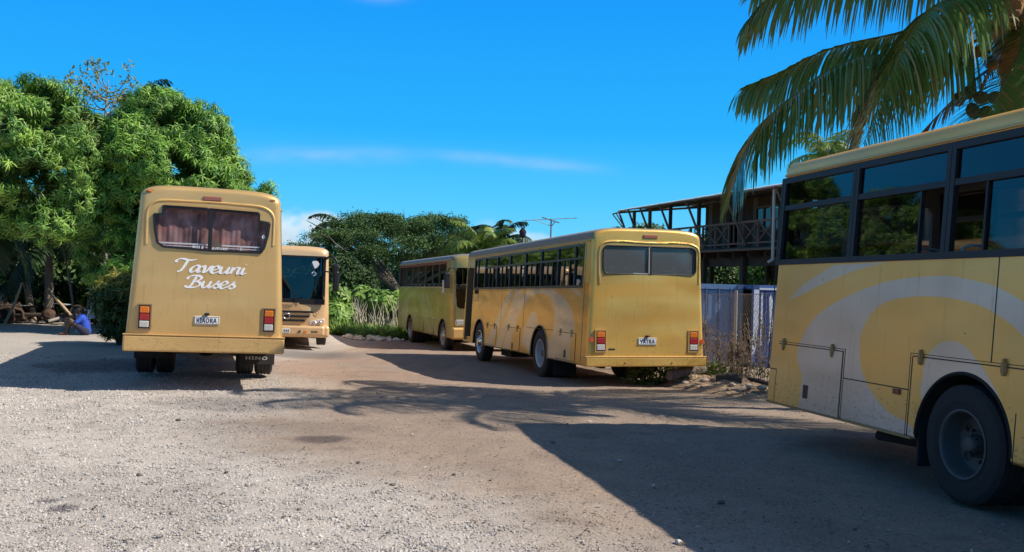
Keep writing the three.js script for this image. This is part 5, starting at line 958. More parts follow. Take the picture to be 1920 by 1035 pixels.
{ // croton hedge plant beside the left bus
  const X = -9.45, Z = -23.2, t = thing('croton_bush', 'dark leafy croton bush with yellow top leaves beside the left bus', 'bush', [X, ground(X, Z), Z]), R = rng(19), st = [], lob = [], top = [];
  for (let i = 0; i < 30; i++) { const a = i * 2.4, l = 0.1 + 0.42 * Math.sqrt(i / 30), h = 1.72 - 1.1 * (l - 0.1) + 0.25 * (R() - 0.5); st.push(taper([[0, -0.05, 0], [Math.cos(a) * l * 0.6, h * 0.5, Math.sin(a) * l * 0.6], [Math.cos(a) * l, h, Math.sin(a) * l]], [0.02, 0.015, 0.008], 4)); (h > 1.28 ? top : lob).push([Math.cos(a) * l, h, Math.sin(a) * l, 0.16, 0.16, 0.16]); for (const f of [0.3, 0.5, 0.7, 0.85]) lob.push([Math.cos(a) * l * (f + 0.25), h * f, Math.sin(a) * l * (f + 0.25), 0.2, 0.16, 0.2]); }
  part('stem', st, barkGrey, t);
  const lg = mangoShoot(77, 12);
  crown(t, lob, [lg], leafMat(1, 1, 1, 0.25, 0.4), 520, 0.27, [[0.04, 0.085, 0.025], [0.12, 0.19, 0.04]], 20, { inner: 0.1, name: 'foliage' });
  crown(t, top, [lg], leafMat(1, 1, 1, 0.35, 0.4), 110, 0.27, [[0.20, 0.28, 0.06], [0.50, 0.42, 0.09]], 22, { inner: 0, name: 'yellow_leaves' });
}
for (const [label, x, z, h, n, tint, sd] of [['dark low undergrowth behind the scrap under the left trees', -17.2, -34.6, 1.5, 420, dk, 51], ['leafy undergrowth right of the ringed palm trunk', -14.2, -35.2, 1.7, 420, md, 52], ['dark undergrowth behind the croton bush', -11.6, -31.6, 1.6, 380, dk, 53], ['bright undergrowth far behind the plastic chair', -13.2, -38.5, 2.2, 420, lt, 54]]) {
  const t = new THREE.Group(); t.name = numbered('undergrowth'); t.position.set(x, ground(x, z), z); scene.add(t); tag(t, label, 'undergrowth', null, 'stuff');
  crown(t, lobesOn(0, h * 0.45, 0, 1.7, h * 0.6, 1.0, 14, 0.5, sd, -0.6), [tuft(sd, 22, 0.26, 0.10, 0.34, 0.9)], smallMat, n, 1.0, tint, sd, { inner: 0.2, name: 'foliage' });
}

// ---------------------------------------------------------------- wooden house on posts, right
const boardTex = noiseTex(256, (u, v) => { const n = 0.5 + 1.3 * tile(u, v * 0.12, 16, 4.4, 4); return [150 + 90 * n, 145 + 88 * n, 140 + 84 * n]; }, { srgb: true });
const woodDark = std(0.125, 0.085, 0.062, 0.85, 0, { map: boardTex }), woodRail = std(0.34, 0.20, 0.13, 0.8, 0, { map: boardTex }), woodGrey = std(0.30, 0.27, 0.23, 0.85, 0, { map: boardTex });
{
  const gy = ground(8.7, -34) - 0.1, t = thing('wooden_house', 'two storey dark wooden house on posts with a railed balcony', 'house', [8.78, gy, -33.6], -1.276);
  const X0 = -7.6, X1 = 7, FL = 3.26 - gy, RL = 4.17 - gy, EV = 5.26 - gy, roofY = (z) => EV + (0.45 - z) * 0.105;
  const roofMat = std(0.66, 0.66, 0.65, 0.6, 0.15);
  { // corrugated sheets
    const g = new THREE.PlaneGeometry(0.86, 9.6, 44, 1).rotateX(-Math.PI / 2), p = g.attributes.position; for (let i = 0; i < p.count; i++) p.setY(i, 0.016 * Math.sin(p.getX(i) * 2 * Math.PI / 0.078)); g.rotateX(Math.atan(0.105)); g.computeVertexNormals();
    const rf = part('roof', [bar([X0 - 4.2, roofY(0.4) - 0.1, 0.4], [X0 - 4.2, roofY(-8.9) - 0.1, -8.9], 0.08, 0.1), ...[-8, -5.5, -3, -0.6].map((z) => box(X1 - X0 + 4.4, 0.1, 0.07, (X1 + X0) / 2 - 2.1, roofY(z) - 0.1, z))], woodDark, t);
    for (let i = 0, x = X0 - 4.1; x < X1 + 0.3; x += 0.82, i++) { const s = part('roof_sheet', g, roofMat, rf); s.position.set(x + 0.41, roofY(-4.3) + (i % 2) * 0.006, -4.3); }
    part('fascia', [bar([X0 - 4.3, EV - 0.03, 0.40], [X1 + 0.3, EV - 0.03, 0.40], 0.03, 0.19)], std(0.55, 0.55, 0.53, 0.6), rf);
  }
  part('end_bracket', [bar([X0 - 5.3, EV - 0.10, 0.3], [X0 - 4.2, EV - 0.05, 0.3], 0.05), bar([X0 - 5.3, EV - 0.12, 0.3], [X0 - 4.35, EV - 1.1, -0.1], 0.05), bar([X0 - 4.9, EV - 0.10, 0.3], [X0 - 4.1, EV - 1.25, -0.1], 0.05)], woodGrey, t);
  part('floor', [box(X1 - X0 + 4, 0.14, 7.5, (X1 + X0) / 2 - 2, FL - 0.07, -3.7)], woodDark, t);
  part('edge_beam', [bar([X0 - 3.9, FL - 0.1, 0.08], [X1, FL - 0.1, 0.08], 0.07, 0.24)], woodRail, t);
  for (let i = 0; i < 14; i++) part('joist', [box(0.07, 0.2, 7.2, X0 + i * 1.1, FL - 0.25, -3.6)], woodDark, t);
  // upper wall of boards, with a doorway, a window and a blue sheet
  const wall = part('wall', [box(X1 - X0, 0.08, 0.1, (X1 + X0) / 2, EV + 0.05, -1.86), box(X1 - X0, 2.0, 0.03, (X1 + X0) / 2, FL + 1.0, -6.0), box(0.06, 2.1, 4.1, X0, FL + 1.05, -3.9)], woodDark, t);
  const holes = [[-5.6, -4.9, 0.0, 1.85], [-3.4, -1.9, 0.75, 1.65], [0.2, 1.9, 0.0, 1.9]];
  for (let x = X0 + 0.15, i = 0; x < X1; x += 0.3, i++) {
    const h = holes.find(([a, b]) => x > a && x < b);
    const add = (y0, y1) => { const b = part('plank', box(0.288, y1 - y0, 0.03 + 0.006 * (i % 3), x, FL + (y0 + y1) / 2, -1.8), i % 4 === 1 ? woodGrey : woodDark, wall); b.rotation.z = 0; };
    if (!h) add(0, 2.05); else { if (h[2] > 0) add(0, h[2]); add(h[3], 2.05); }
  }
  const wf = part('window', [bar([-3.45, FL + 0.74, -1.76], [-1.85, FL + 0.74, -1.76], 0.08), bar([-3.45, FL + 1.66, -1.76], [-1.85, FL + 1.66, -1.76], 0.08), ...[-3.45, -2.9, -2.35, -1.85].map((x) => bar([x, FL + 0.74, -1.76], [x, FL + 1.66, -1.76], 0.06))], woodGrey, t);
  for (const x of [-3.17, -2.62, -2.1]) part('pane', [new THREE.PlaneGeometry(0.5, 0.86).translate(x, FL + 1.2, -1.78)], MAT.darkGlass, wf);
  part('blue_sheet', [box(1.5, 1.9, 0.03, 1.05, FL + 0.95, -1.95)], std(0.12, 0.19, 0.26, 0.7), t);
  // veranda posts, slanting struts from the floor edge out to the eave
  for (const x of [-11.3, -9.6, -7.55, -5.0, -1.6, 1.9, 5.2]) part('post', [bar([x, FL, -0.1], [x, EV - 0.02, -0.1], 0.12)], x < -9 ? woodRail : woodDark, t);
  for (const x of [-11.0, -9.9, -8.6, -6.6, -4.2, -1.1, 2.3]) part('strut', [bar([x, FL + 0.05, 0.06], [x - 1.05, EV - 0.05, 0.36], 0.07)], woodRail, t);
  part('downpipe', [rod([0.95, FL - 0.5, 0.22], [0.95, EV - 0.1, 0.22], 0.055, 10), rod([0.95, FL - 0.5, 0.22], [0.8, FL - 0.58, 0.3], 0.055, 10)], std(0.52, 0.48, 0.40, 0.6), t);
  // balcony rail: top and bottom rails, crossed panels and balusters
  const rail = part('balcony_rail', [bar([-7.5, RL, 0], [6.8, RL, 0], 0.08, 0.06), bar([-7.5, FL + 0.14, 0], [6.8, FL + 0.14, 0], 0.06, 0.05)], woodRail, t);
  for (let x = -7.5, i = 0; x < 6.7; x += 1.02, i++) {
    part('rail_post', [bar([x, FL, 0], [x, RL, 0], 0.07)], woodRail, rail);
    if (i % 3 !== 2) { part('cross_brace', [bar([x, FL + 0.16, 0.022], [x + 1.02, RL - 0.05, 0.022], 0.05, 0.03)], woodRail, rail); part('cross_brace', [bar([x, RL - 0.05, -0.02], [x + 1.02, FL + 0.16, -0.02], 0.05, 0.03)], woodRail, rail); }
    else for (const f of [0.33, 0.66]) part('baluster', [bar([x + 1.02 * f, FL + 0.14, 0], [x + 1.02 * f, RL - 0.04, 0], 0.04)], woodGrey, rail);
  }
  part('bucket', [rod([1.75, FL, -0.5], [1.75, FL + 0.42, -0.5], 0.17, 14, 0.2)], std(0.62, 0.63, 0.65, 0.5), t);
  // the open storey under the floor: posts, a low back wall with gaps to the garden
  for (const x of [-11, -8, -5, -2, 1.0, 4, 6.8]) for (const z of [-0.4, -4, -7]) part('stilt', [bar([x, -0.4, z], [x, FL - 0.3, z], 0.17)], woodDark, t);
  part('low_wall', [box(18.5, 1.75, 0.12, -2.2, 0.85, -7.2), box(18.5, 0.12, 0.1, -2.2, 2.42, -7.2), box(18.5, 0.85, 0.1, -2.2, FL - 0.6, -7.2), box(0.12, 2.6, 5, 4.6, 1.3, -4.6), ...[-10, -7.7, -6.3, -3.5, -1.2, 0.4, 2.8].map((x) => box(0.3, 3.0, 0.12, x, 1.5, -7.18))], woodDark, t);
  part('rafters_board', [box(14, 0.5, 0.05, -0.6, FL - 0.42, -0.55)], woodDark, t);
}
{ // antenna on a tall mast, and the bag hung on a pole
  const gy = ground(1.34, -34), t = thing('tv_antenna', 'thin television antenna on a mast above the middle bus roof', 'antenna', [1.34, gy, -34]), h = 4.05 - gy;
  const am = std(0.35, 0.38, 0.42, 0.4, 0.6);
  part('mast', [rod([0, 0, 0], [0, h, 0], 0.03, 8)], am, t);
  part('boom', [rod([-1.02, h - 0.1, 0.25], [0.92, h + 0.07, -0.25], 0.013, 6)], am, t);
  part('crossbar', [rod([-0.32, h + 0.05, -0.1], [0.28, h - 0.14, 0.12], 0.022, 6), rod([0.14, h - 0.1, 0.06], [0, h - 0.27, 0], 0.016, 6), rod([-0.62, h - 0.06, 0.15], [0, h - 0.25, 0], 0.012, 6)], am, t);
  for (const x of [-0.9, -0.6, 0.5, 0.85]) part('element', [rod([x, h - 0.02 + 0.08 * x, -0.35], [x, h - 0.02 + 0.08 * x, 0.35], 0.008, 5)], am, t);
  const g2 = ground(0.34, -32), p = thing('pole', 'thin pale pole behind the middle bus carrying a black bag', 'pole', [0.34, g2, -32]);
  part('stake', [rod([0, 0, 0], [0.02, 3.66 - g2, 0], 0.02, 7)], std(0.55, 0.53, 0.48, 0.8), p);
  part('hook', [tube([[0.02, 3.64 - g2, 0], [0.0, 3.72 - g2, 0.0], [-0.03, 3.70 - g2, 0.05]], 0.012, 8, 5)], MAT.darkMetal, p);
  const b = thing('bag', 'black cloth bag hanging by its straps from a pole', 'bag', [0.32, 3.22, -31.93]);
  const gb = new THREE.SphereGeometry(1, 18, 14), pp = gb.attributes.position; for (let i = 0; i < pp.count; i++) { const y = pp.getY(i), w = y > 0 ? 1 - 0.35 * y * y : 1 - 0.06 * y * y; pp.setXYZ(i, pp.getX(i) * 0.118 * w * (1 + 0.08 * Math.sin(y * 7)), y * 0.185 + 0.2, pp.getZ(i) * 0.075 * w); } gb.computeVertexNormals();
  part('body', gb, std(0.018, 0.015, 0.024, 0.85), b);
  part('strap', [tube([[-0.05, 0.36, 0.02], [-0.03, 0.48, 0.02], [0, 0.52, 0.0], [0.04, 0.46, 0.02], [0.06, 0.35, 0.02]], 0.014, 16, 6), tube([[-0.04, 0.36, -0.03], [0, 0.52, -0.02], [0.07, 0.36, -0.03]], 0.012, 12, 6)], std(0.018, 0.015, 0.024, 0.85), b);
}
// shipping containers behind the fence
function container(label, x, z, turn, col, len) {
  const t = thing('shipping_container', label, 'container', [x, -0.62, z], turn), W = 2.44, H = 2.48, m = std(...col, 0.65, 0.1, { roughnessMap: roughTex, bumpMap: bumpFine, bumpScale: 0.004 }), md = std(col[0] * 0.5, col[1] * 0.5, col[2] * 0.55, 0.6);
  const wall = (n, L) => { const s = new THREE.Shape(); let k = 0; s.moveTo(0, 0.03); for (let q = 0; q < L; q += 0.28, k++) { s.lineTo(q + 0.07, 0.03); s.lineTo(q + 0.11, -0.01); s.lineTo(q + 0.21, -0.01); s.lineTo(q + 0.25, 0.03); } s.lineTo(L, 0.03); s.lineTo(L, 0.045); s.lineTo(0, 0.045); return new THREE.ExtrudeGeometry(s, { depth: H - 0.3, bevelEnabled: false }).rotateX(-Math.PI / 2); };
  part('side_wall', [wall(0, len - 0.3).rotateY(Math.PI / 2).translate(W / 2 - 0.05, 0.15, -0.15), wall(0, len - 0.3).rotateY(Math.PI / 2).scale(-1, 1, 1).translate(-W / 2 + 0.05, 0.15, -0.15)], m, t);
  part('roof', [box(W - 0.1, 0.03, len - 0.1, 0, H - 0.03, -len / 2)], std(0.45, 0.45, 0.44, 0.7), t);
  part('frame', [...[-1, 1].flatMap((s) => [box(0.12, H, 0.14, s * (W / 2 - 0.06), H / 2, -0.07), box(0.12, H, 0.14, s * (W / 2 - 0.06), H / 2, -len + 0.07), box(0.1, 0.12, len - 0.28, s * (W / 2 - 0.05), 0.09, -len / 2), box(0.1, 0.1, len - 0.28, s * (W / 2 - 0.05), H - 0.055, -len / 2)]), box(W - 0.24, 0.14, 0.1, 0, H - 0.07, -0.06), box(W - 0.24, 0.15, 0.1, 0, 0.08, -0.06), box(W - 0.24, H - 0.3, 0.05, 0, H / 2, -len + 0.1)], m, t);
  for (const s of [-1, 1]) for (const [y, q] of [[0.06, 0], [H - 0.06, 0]]) part('corner_casting', [box(0.17, 0.12, 0.18, s * (W / 2 - 0.07), y, -0.075)], md, t);
  for (const s of [-1, 1]) { // two doors, each with ribs and locking bars
    const d = part('door', [box(1.06, H - 0.34, 0.04, s * 0.54, H / 2 + 0.01, -0.075), ...[0.32, 0.76].map((q) => box(0.10, H - 0.42, 0.02, s * q, H / 2, -0.048)), box(1.06, 0.05, 0.02, s * 0.54, H - 0.2, -0.05)], m, t);
    for (const q of [0.2, 0.55, 0.88]) { part('locking_bar', [rod([s * q, 0.1, -0.02], [s * q, H - 0.1, -0.02], 0.02, 8), ...[0.3, 0.8, 1.5, 2.1].map((y) => box(0.09, 0.05, 0.03, s * q, y, -0.03))], md, d); part('handle', [box(0.04, 0.03, 0.03, s * q, 1.1, 0), bar([s * q, 1.1, 0.01], [s * (q - 0.2), 1.06, 0.01], 0.03, 0.015)], md, d); }
  }
  return { t, W, H, m };
}
container('faded blue shipping container with upright locking bars behind the fence', 5.08, -26.0, 0.08, [0.12, 0.24, 0.44], 6.0);
{
  const { t, H } = container('blue container with white frame and painted sun streaks behind the fence', 7.62, -25.5, 0.08, [0.07, 0.15, 0.40], 6.0);
  part('trim_sun_bar', [box(0.14, 1.55, 0.01, -1.14, H - 0.80, 0.008), box(2.2, 0.05, 0.01, 0, H - 0.10, 0.008), box(0.05, 1.4, 0.012, -0.98, H - 0.9, -0.02)], std(0.62, 0.70, 0.78, 0.6), t);  // white frame edge, with an upright streak of sun painted as a bar
  const sunPatch = (x, y0, y1, w) => new THREE.ExtrudeGeometry(shape([[x - w * 0.4, y1], [x, y1 + 0.12], [x + w * 0.5, y1 - 0.05], [x + w * 0.55, y0 + 0.5], [x + w * 0.2, y0 + 0.2], [x - w * 0.3, y0], [x - w * 0.1, y0 + 0.5]]), { depth: 0.006, bevelEnabled: false }).translate(0, 0, -0.024);
  part('painted_sun', [sunPatch(-0.74, H - 1.55, H - 0.35, 0.12), sunPatch(-0.44, H - 1.25, H - 0.35, 0.10), sunPatch(-1.2, H - 1.95, H - 1.5, 0.22).translate(0, 0, 0.035)], std(0.68, 0.75, 0.82, 0.6), t);  // patches of sunlight painted on as pale flat shapes
}
{ // chain-link fence
  const A = [5.95, -14.1], B = [3.0, -23.9], L = Math.hypot(B[0] - A[0], B[1] - A[1]), H = 1.85, t = thing('chain_link_fence', 'rusty chain-link fence running behind the right bus to the containers', 'fence', [A[0], 0, A[1]], Math.atan2(-(B[1] - A[1]), B[0] - A[0]));
  const gy = (s) => ground(lerp(A[0], B[0], s / L), lerp(A[1], B[1], s / L)), wire = [], R = rng(3), wm2 = std(0.17, 0.155, 0.14, 0.7, 0.2);
  const P = (s, y) => { s = Math.min(L, Math.max(0, s)); return [s, gy(s) + y, 0.03 * Math.sin(s * 1.3) * y + 0.02 * Math.sin(s * 4 + y * 3)]; };
  const rise = 0.85; for (let s = -H * rise; s < L; s += 0.095) for (const sg of [1, -1]) {
    const pts = []; for (let k = 0; k <= 4; k++) { const y = H * k / 4, ss = sg > 0 ? s + y * rise : s + (H - y) * rise; if (ss >= 0 && ss <= L) pts.push(P(ss, y)); }
    for (let k = 0; k + 1 < pts.length; k++) wire.push(rod(pts[k], pts[k + 1], 0.0029, 3));
  }
  const wmesh = part('wire_mesh', wire, wm2, t); wmesh.userData.kind = 'stuff';
  for (let s = 0; s <= L + 0.01; s += L / 4) part('post', [rod([s, gy(s) - 0.3, -0.03], [s, gy(s) + H + 0.06, -0.03], 0.03, 10)], std(0.32, 0.30, 0.27, 0.6, 0.4), t);
  for (const y of [0.04, H * 0.55, H - 0.02]) part('line_wire', [tube([...Array(14).keys()].map((k) => P(L * k / 13, y)), 0.005, 40, 4)], wm2, t);
  const v = thing('dry_creeper', 'dry brown creeper tangled over the chain-link fence', 'creeper', [A[0], 0, A[1]], t.rotation.y), st = [];
  const lob = [], lob2 = [];
  for (let i = 0; i < 230; i++) { const s = 3.2 + R() * (L - 3.4), h = (0.4 + 1.35 * R()) * (0.6 + 0.4 * Math.sin(s * 1.1) ** 2), y = gy(s); st.push(tube([[s, y, -0.02], [s + 0.1 * (R() - 0.5), y + h * 0.5, 0.04], [s + 0.4 * (R() - 0.5), y + h, 0.03 * R()], [s + 0.5 * (R() - 0.5), y + h * (0.8 + 0.3 * R()), 0.08]], 0.006, 8, 4)); if (i % 2) lob.push([s, y + h * R(), 0, 0.14, 0.14, 0.08]); if (i % 5 === 0) lob2.push([s, y + 0.35 * R(), 0.02, 0.18, 0.2, 0.1]); }
  part('stem', st, std(0.22, 0.16, 0.11, 0.9), v).userData.kind = 'stuff';
  crown(v, lob, [tuft(14, 12, 0.07, 0.035, 0.13, 1)], smallMat, 210, 0.8, [[0.13, 0.085, 0.05], [0.24, 0.17, 0.10]], 9, { inner: 0.3, name: 'dry_leaves' });
  crown(v, lob2, [tuft(15, 12, 0.09, 0.045, 0.14, 1)], smallMat, 160, 0.9, [[0.06, 0.12, 0.03], [0.12, 0.2, 0.05]], 19, { inner: 0.3, name: 'green_leaves' });
}
{ // heap of earth, logs and boards along the foot of the fence
  const g = new THREE.PlaneGeometry(5.0, 2.0, 80, 34).rotateX(-Math.PI / 2).rotateY(-1.28 + Math.PI), p = g.attributes.position, cx = 4.0, cz = -18.3;
  for (let i = 0; i < p.count; i++) { const x = p.getX(i), z = p.getZ(i), a = (x * 0.29 + z * 0.957) / 2.5, b = (x * 0.957 - z * 0.29) / 1.0, m = Math.max(0, 1 - a * a) * Math.max(0, 1 - b * b); p.setY(i, ground(cx + x, cz + z) - 0.03 + m * (0.26 + 0.30 * fbm(x * 2.2, 1, z * 2.2, 4)) ); p.setX(i, x + cx); p.setZ(i, z + cz); }
  g.computeVertexNormals(); const em = noiseTex(256, (u, v) => { const n = 0.5 + 1.2 * tile(u, v, 12, 1.4, 4); return [140 + 90 * n, 120 + 84 * n, 98 + 76 * n]; }, { srgb: true });
  const mound = part('mound', g, std(0.55, 0.52, 0.48, 0.95, 0, { map: em, bumpMap: bumpFine, bumpScale: 0.05 }), scene); mound.userData.kind = 'structure';
  const log = (label, a, b, r, m) => { const t = thing('log', label, 'log', a); part('trunk', [taper([[0, 0, 0], [(b[0] - a[0]) * 0.5, (b[1] - a[1]) * 0.5 + 0.03, (b[2] - a[2]) * 0.5], [b[0] - a[0], b[1] - a[1], b[2] - a[2]]], [r, r * 0.95, r * 0.8], 12, 0.25)], m, t); part('cut_end', [at(new THREE.CircleGeometry(r * 0.97, 14), 0, 0, 0, 0, Math.atan2(a[0] - b[0], a[2] - b[2])).translate((a[0] - b[0]) * 0.002, 0, (a[2] - b[2]) * 0.002)], std(0.2, 0.15, 0.11, 0.9), t); };
  log('rotting grey log on the earth heap beside the middle bus tail', [3.05, 0.06, -18.3], [3.85, 0.14, -18.9], 0.10, barkGrey);
  log('short dark log with a hollow end at the foot of the fence', [4.25, 0.08, -17.35], [3.85, 0.08, -17.75], 0.10, barkDark);
  log('thin dark branch lying along the fence foot', [4.75, 0.04, -17.0], [4.15, 0.10, -17.9], 0.04, barkDark);
  const brd = (label, x, z, l, w, a, tilt, m) => { const b = part('board', rbox(l, 0.03, w, 0.006), m, scene); b.position.set(x, ground(x, z) + 0.09, z); b.rotation.set(tilt, a, 0.05); tag(b, label, 'board'); };
  brd('pale weathered board leaning at the fence foot near the right bus', 4.62, -17.15, 0.75, 0.16, 0.5, 0.35, std(0.5, 0.49, 0.45, 0.8, 0, { map: boardTex }));
  brd('second pale board on the ground beside the right bus corner', 4.92, -16.6, 0.6, 0.2, 0.9, 0.2, std(0.46, 0.46, 0.42, 0.8, 0, { map: boardTex }));
  brd('grey board half buried in the earth heap', 3.6, -17.8, 0.7, 0.12, 0.2, 0.15, woodGrey);
  const cr = rng(8), clod = new THREE.IcosahedronGeometry(1, 1), im = new THREE.InstancedMesh(clod, std(0.34, 0.27, 0.21, 0.95), 260), mt = new THREE.Matrix4();
  for (let i = 0; i < 260; i++) { const k = cr() * 4.6 - 2.3, o = (cr() - 0.5) * 1.5, x = 4.0 + k * 0.29 - o * 0.957, z = -18.3 + k * 0.957 + o * 0.29, s = 0.02 + 0.07 * cr() ** 3; mt.makeRotationY(cr() * 6).scale(V(s * 1.3, s * 0.7, s)); mt.setPosition(x, ground(x, z) + 0.02 + 0.18 * cr() * Math.max(0, 1 - o * o), z); im.setMatrixAt(i, mt); }
  im.name = 'rubble'; im.castShadow = im.receiveShadow = true; scene.add(im); tag(im, 'clods and broken stone along the foot of the fence', 'rubble', null, 'stuff');
  const weed = thing('weed', 'leafy green weeds growing beneath the tail of the middle bus', 'weeds', [3.0, ground(3.0, -19), -19]); weed.userData.kind = 'stuff';
  crown(weed, [[0, 0.18, 0, 0.35, 0.2, 0.3], [0.5, 0.14, 0.3, 0.25, 0.16, 0.25], [-0.4, 0.14, 0.1, 0.25, 0.14, 0.25], [1.0, 0.16, -0.4, 0.25, 0.2, 0.3]], [tuft(55, 14, 0.10, 0.045, 0.16, 1)], smallMat, 130, 1, [[0.1, 0.19, 0.035], [0.24, 0.29, 0.07]], 6, { inner: 0.3, name: 'foliage' });
  const pr = new THREE.InstancedMesh(new THREE.IcosahedronGeometry(1, 1), std(0.62, 0.58, 0.5, 0.9), 70);
  for (let i = 0; i < 70; i++) { const x = -6.6 + 2.4 * cr(), z = -37.0 - 1.6 * cr(), s = 0.04 + 0.10 * cr() ** 2; mt.makeRotationY(cr() * 6).scale(V(s * 1.4, s * 0.8, s)); mt.setPosition(x, ground(x, z) + s * 0.5, z); pr.setMatrixAt(i, mt); }
  pr.name = 'rubble_heap'; pr.castShadow = pr.receiveShadow = true; scene.add(pr); tag(pr, 'pale rubble along the grass edge right of the half hidden bus', 'rubble', null, 'stuff');
}
// ---------------------------------------------------------------- the far left: someone sitting, a chair, scrap
function bodyMesh(bones, cell, blend) { // one continuous skin over tapered capsules
  const lo = V(1e9, 1e9, 1e9), hi = V(-1e9, -1e9, -1e9);
  for (const [a, b, ra, rb] of bones) for (const [p, r] of [[a, ra], [b, rb]]) { lo.min(V(p[0] - r, p[1] - r, p[2] - r)); hi.max(V(p[0] + r, p[1] + r, p[2] + r)); }
  const c = lo.clone().add(hi).multiplyScalar(0.5), size = Math.max(hi.x - lo.x, hi.y - lo.y, hi.z - lo.z) * 0.5 + cell * 3, n = Math.min(90, Math.ceil(size * 2 / cell));
  const mc = new MarchingCubes(n, new THREE.MeshStandardMaterial(), false, false, 60000); mc.isolation = 0;
  const half = n / 2, p = V(0, 0, 0);
  for (let z = 0; z < n; z++) for (let y = 0; y < n; y++) for (let x = 0; x < n; x++) {
    p.set((x - half) / half, (y - half) / half, (z - half) / half).multiplyScalar(size).add(c); let d = 1e9;
    for (const [a, b, ra, rb] of bones) { const ab = V(b[0] - a[0], b[1] - a[1], b[2] - a[2]), ap = V(p.x - a[0], p.y - a[1], p.z - a[2]), t = Math.min(1, Math.max(0, ap.dot(ab) / Math.max(1e-9, ab.lengthSq()))), e = ap.addScaledVector(ab, -t).length() - lerp(ra, rb, t); const h = Math.max(0, blend - Math.abs(d - e)) / blend; d = Math.min(d, e) - h * h * blend * 0.25; }
    mc.field[x + y * n + z * n * n] = -d;
  }
  mc.update();
  const g = new THREE.BufferGeometry(); g.setAttribute('position', new THREE.BufferAttribute(mc.positionArray.slice(0, mc.count * 3), 3)); g.setAttribute('normal', new THREE.BufferAttribute(mc.normalArray.slice(0, mc.count * 3), 3));
  g.scale(size, size, size).translate(c.x, c.y, c.z); return g;
}
{
  const t = thing('person', 'person in a blue shirt sitting on the ground beside the croton bush', 'person', [-11.70, ground(-11.70, -26.4) + 0.01, -26.4], -1.25);
  const S = [-1, 1], legs = S.flatMap((s) => [[[s * 0.10, 0.11, 0], [s * 0.13, 0.40, 0.36], 0.085, 0.06], [[s * 0.13, 0.40, 0.36], [s * 0.12, 0.08, 0.46], 0.055, 0.036], [[s * 0.12, 0.04, 0.43], [s * 0.13, 0.03, 0.63], 0.035, 0.03]]);
  const hand = S.flatMap((s) => { const w = [s * 0.07, 0.36, 0.46]; return [[w, [s * 0.02, 0.35, 0.50], 0.026, 0.024], ...[0, 1, 2, 3].map((k) => [[s * 0.03, 0.37 - k * 0.018, 0.49], [s * -0.03, 0.365 - k * 0.018, 0.50 - 0.004 * k], 0.009, 0.008]), [[s * 0.05, 0.375, 0.475], [s * 0.02, 0.395, 0.50], 0.010, 0.009]]; });
  const torso = [[[0, 0.12, -0.01], [0, 0.36, 0.03], 0.14, 0.125], [[-0.09, 0.44, 0.07], [0.09, 0.44, 0.07], 0.105, 0.105], [[0, 0.3, 0.02], [0, 0.46, 0.08], 0.13, 0.11]];
  const arms = S.flatMap((s) => [[[s * 0.18, 0.48, 0.08], [s * 0.23, 0.30, 0.24], 0.05, 0.042], [[s * 0.23, 0.30, 0.24], [s * 0.08, 0.36, 0.45], 0.040, 0.028]]);
  const head = [[[0, 0.50, 0.10], [0, 0.60, 0.15], 0.055, 0.05], [[0, 0.665, 0.165], [0, 0.70, 0.155], 0.078, 0.085], [[0, 0.635, 0.21], [0, 0.66, 0.21], 0.045, 0.05], [[0, 0.665, 0.255], [0, 0.68, 0.25], 0.012, 0.009], [[-0.085, 0.675, 0.155], [-0.085, 0.69, 0.155], 0.016, 0.018], [[0.085, 0.675, 0.155], [0.085, 0.69, 0.155], 0.016, 0.018]];
  const skin = std(0.075, 0.042, 0.028, 0.6), body = part('body', bodyMesh([...torso, ...arms, ...legs, ...head, ...hand], 0.0125, 0.035), skin, t);
  part('shirt', bodyMesh([...torso.map(([a, b, r, q]) => [a, b, r + 0.014, q + 0.014]), ...S.map((s) => [[s * 0.17, 0.48, 0.08], [s * 0.215, 0.36, 0.19], 0.064, 0.060])], 0.013, 0.045), std(0.02, 0.075, 0.48, 0.8), body);
  part('shorts', bodyMesh([[[-0.07, 0.1, 0], [0.07, 0.1, 0], 0.135, 0.135], ...S.map((s) => [[s * 0.10, 0.12, 0.02], [s * 0.125, 0.33, 0.29], 0.10, 0.078])], 0.014, 0.03), std(0.025, 0.03, 0.06, 0.9), body);
  part('hair', bodyMesh([[[0, 0.715, 0.14], [0, 0.705, 0.135], 0.088, 0.088], [[0, 0.66, 0.10], [0, 0.69, 0.10], 0.06, 0.07]], 0.01, 0.02), std(0.012, 0.01, 0.009, 0.8), body);
  part('eye', S.map((s) => new THREE.SphereGeometry(0.009, 8, 6).translate(s * 0.032, 0.69, 0.236)), std(0.5, 0.5, 0.48, 0.3), body);
}
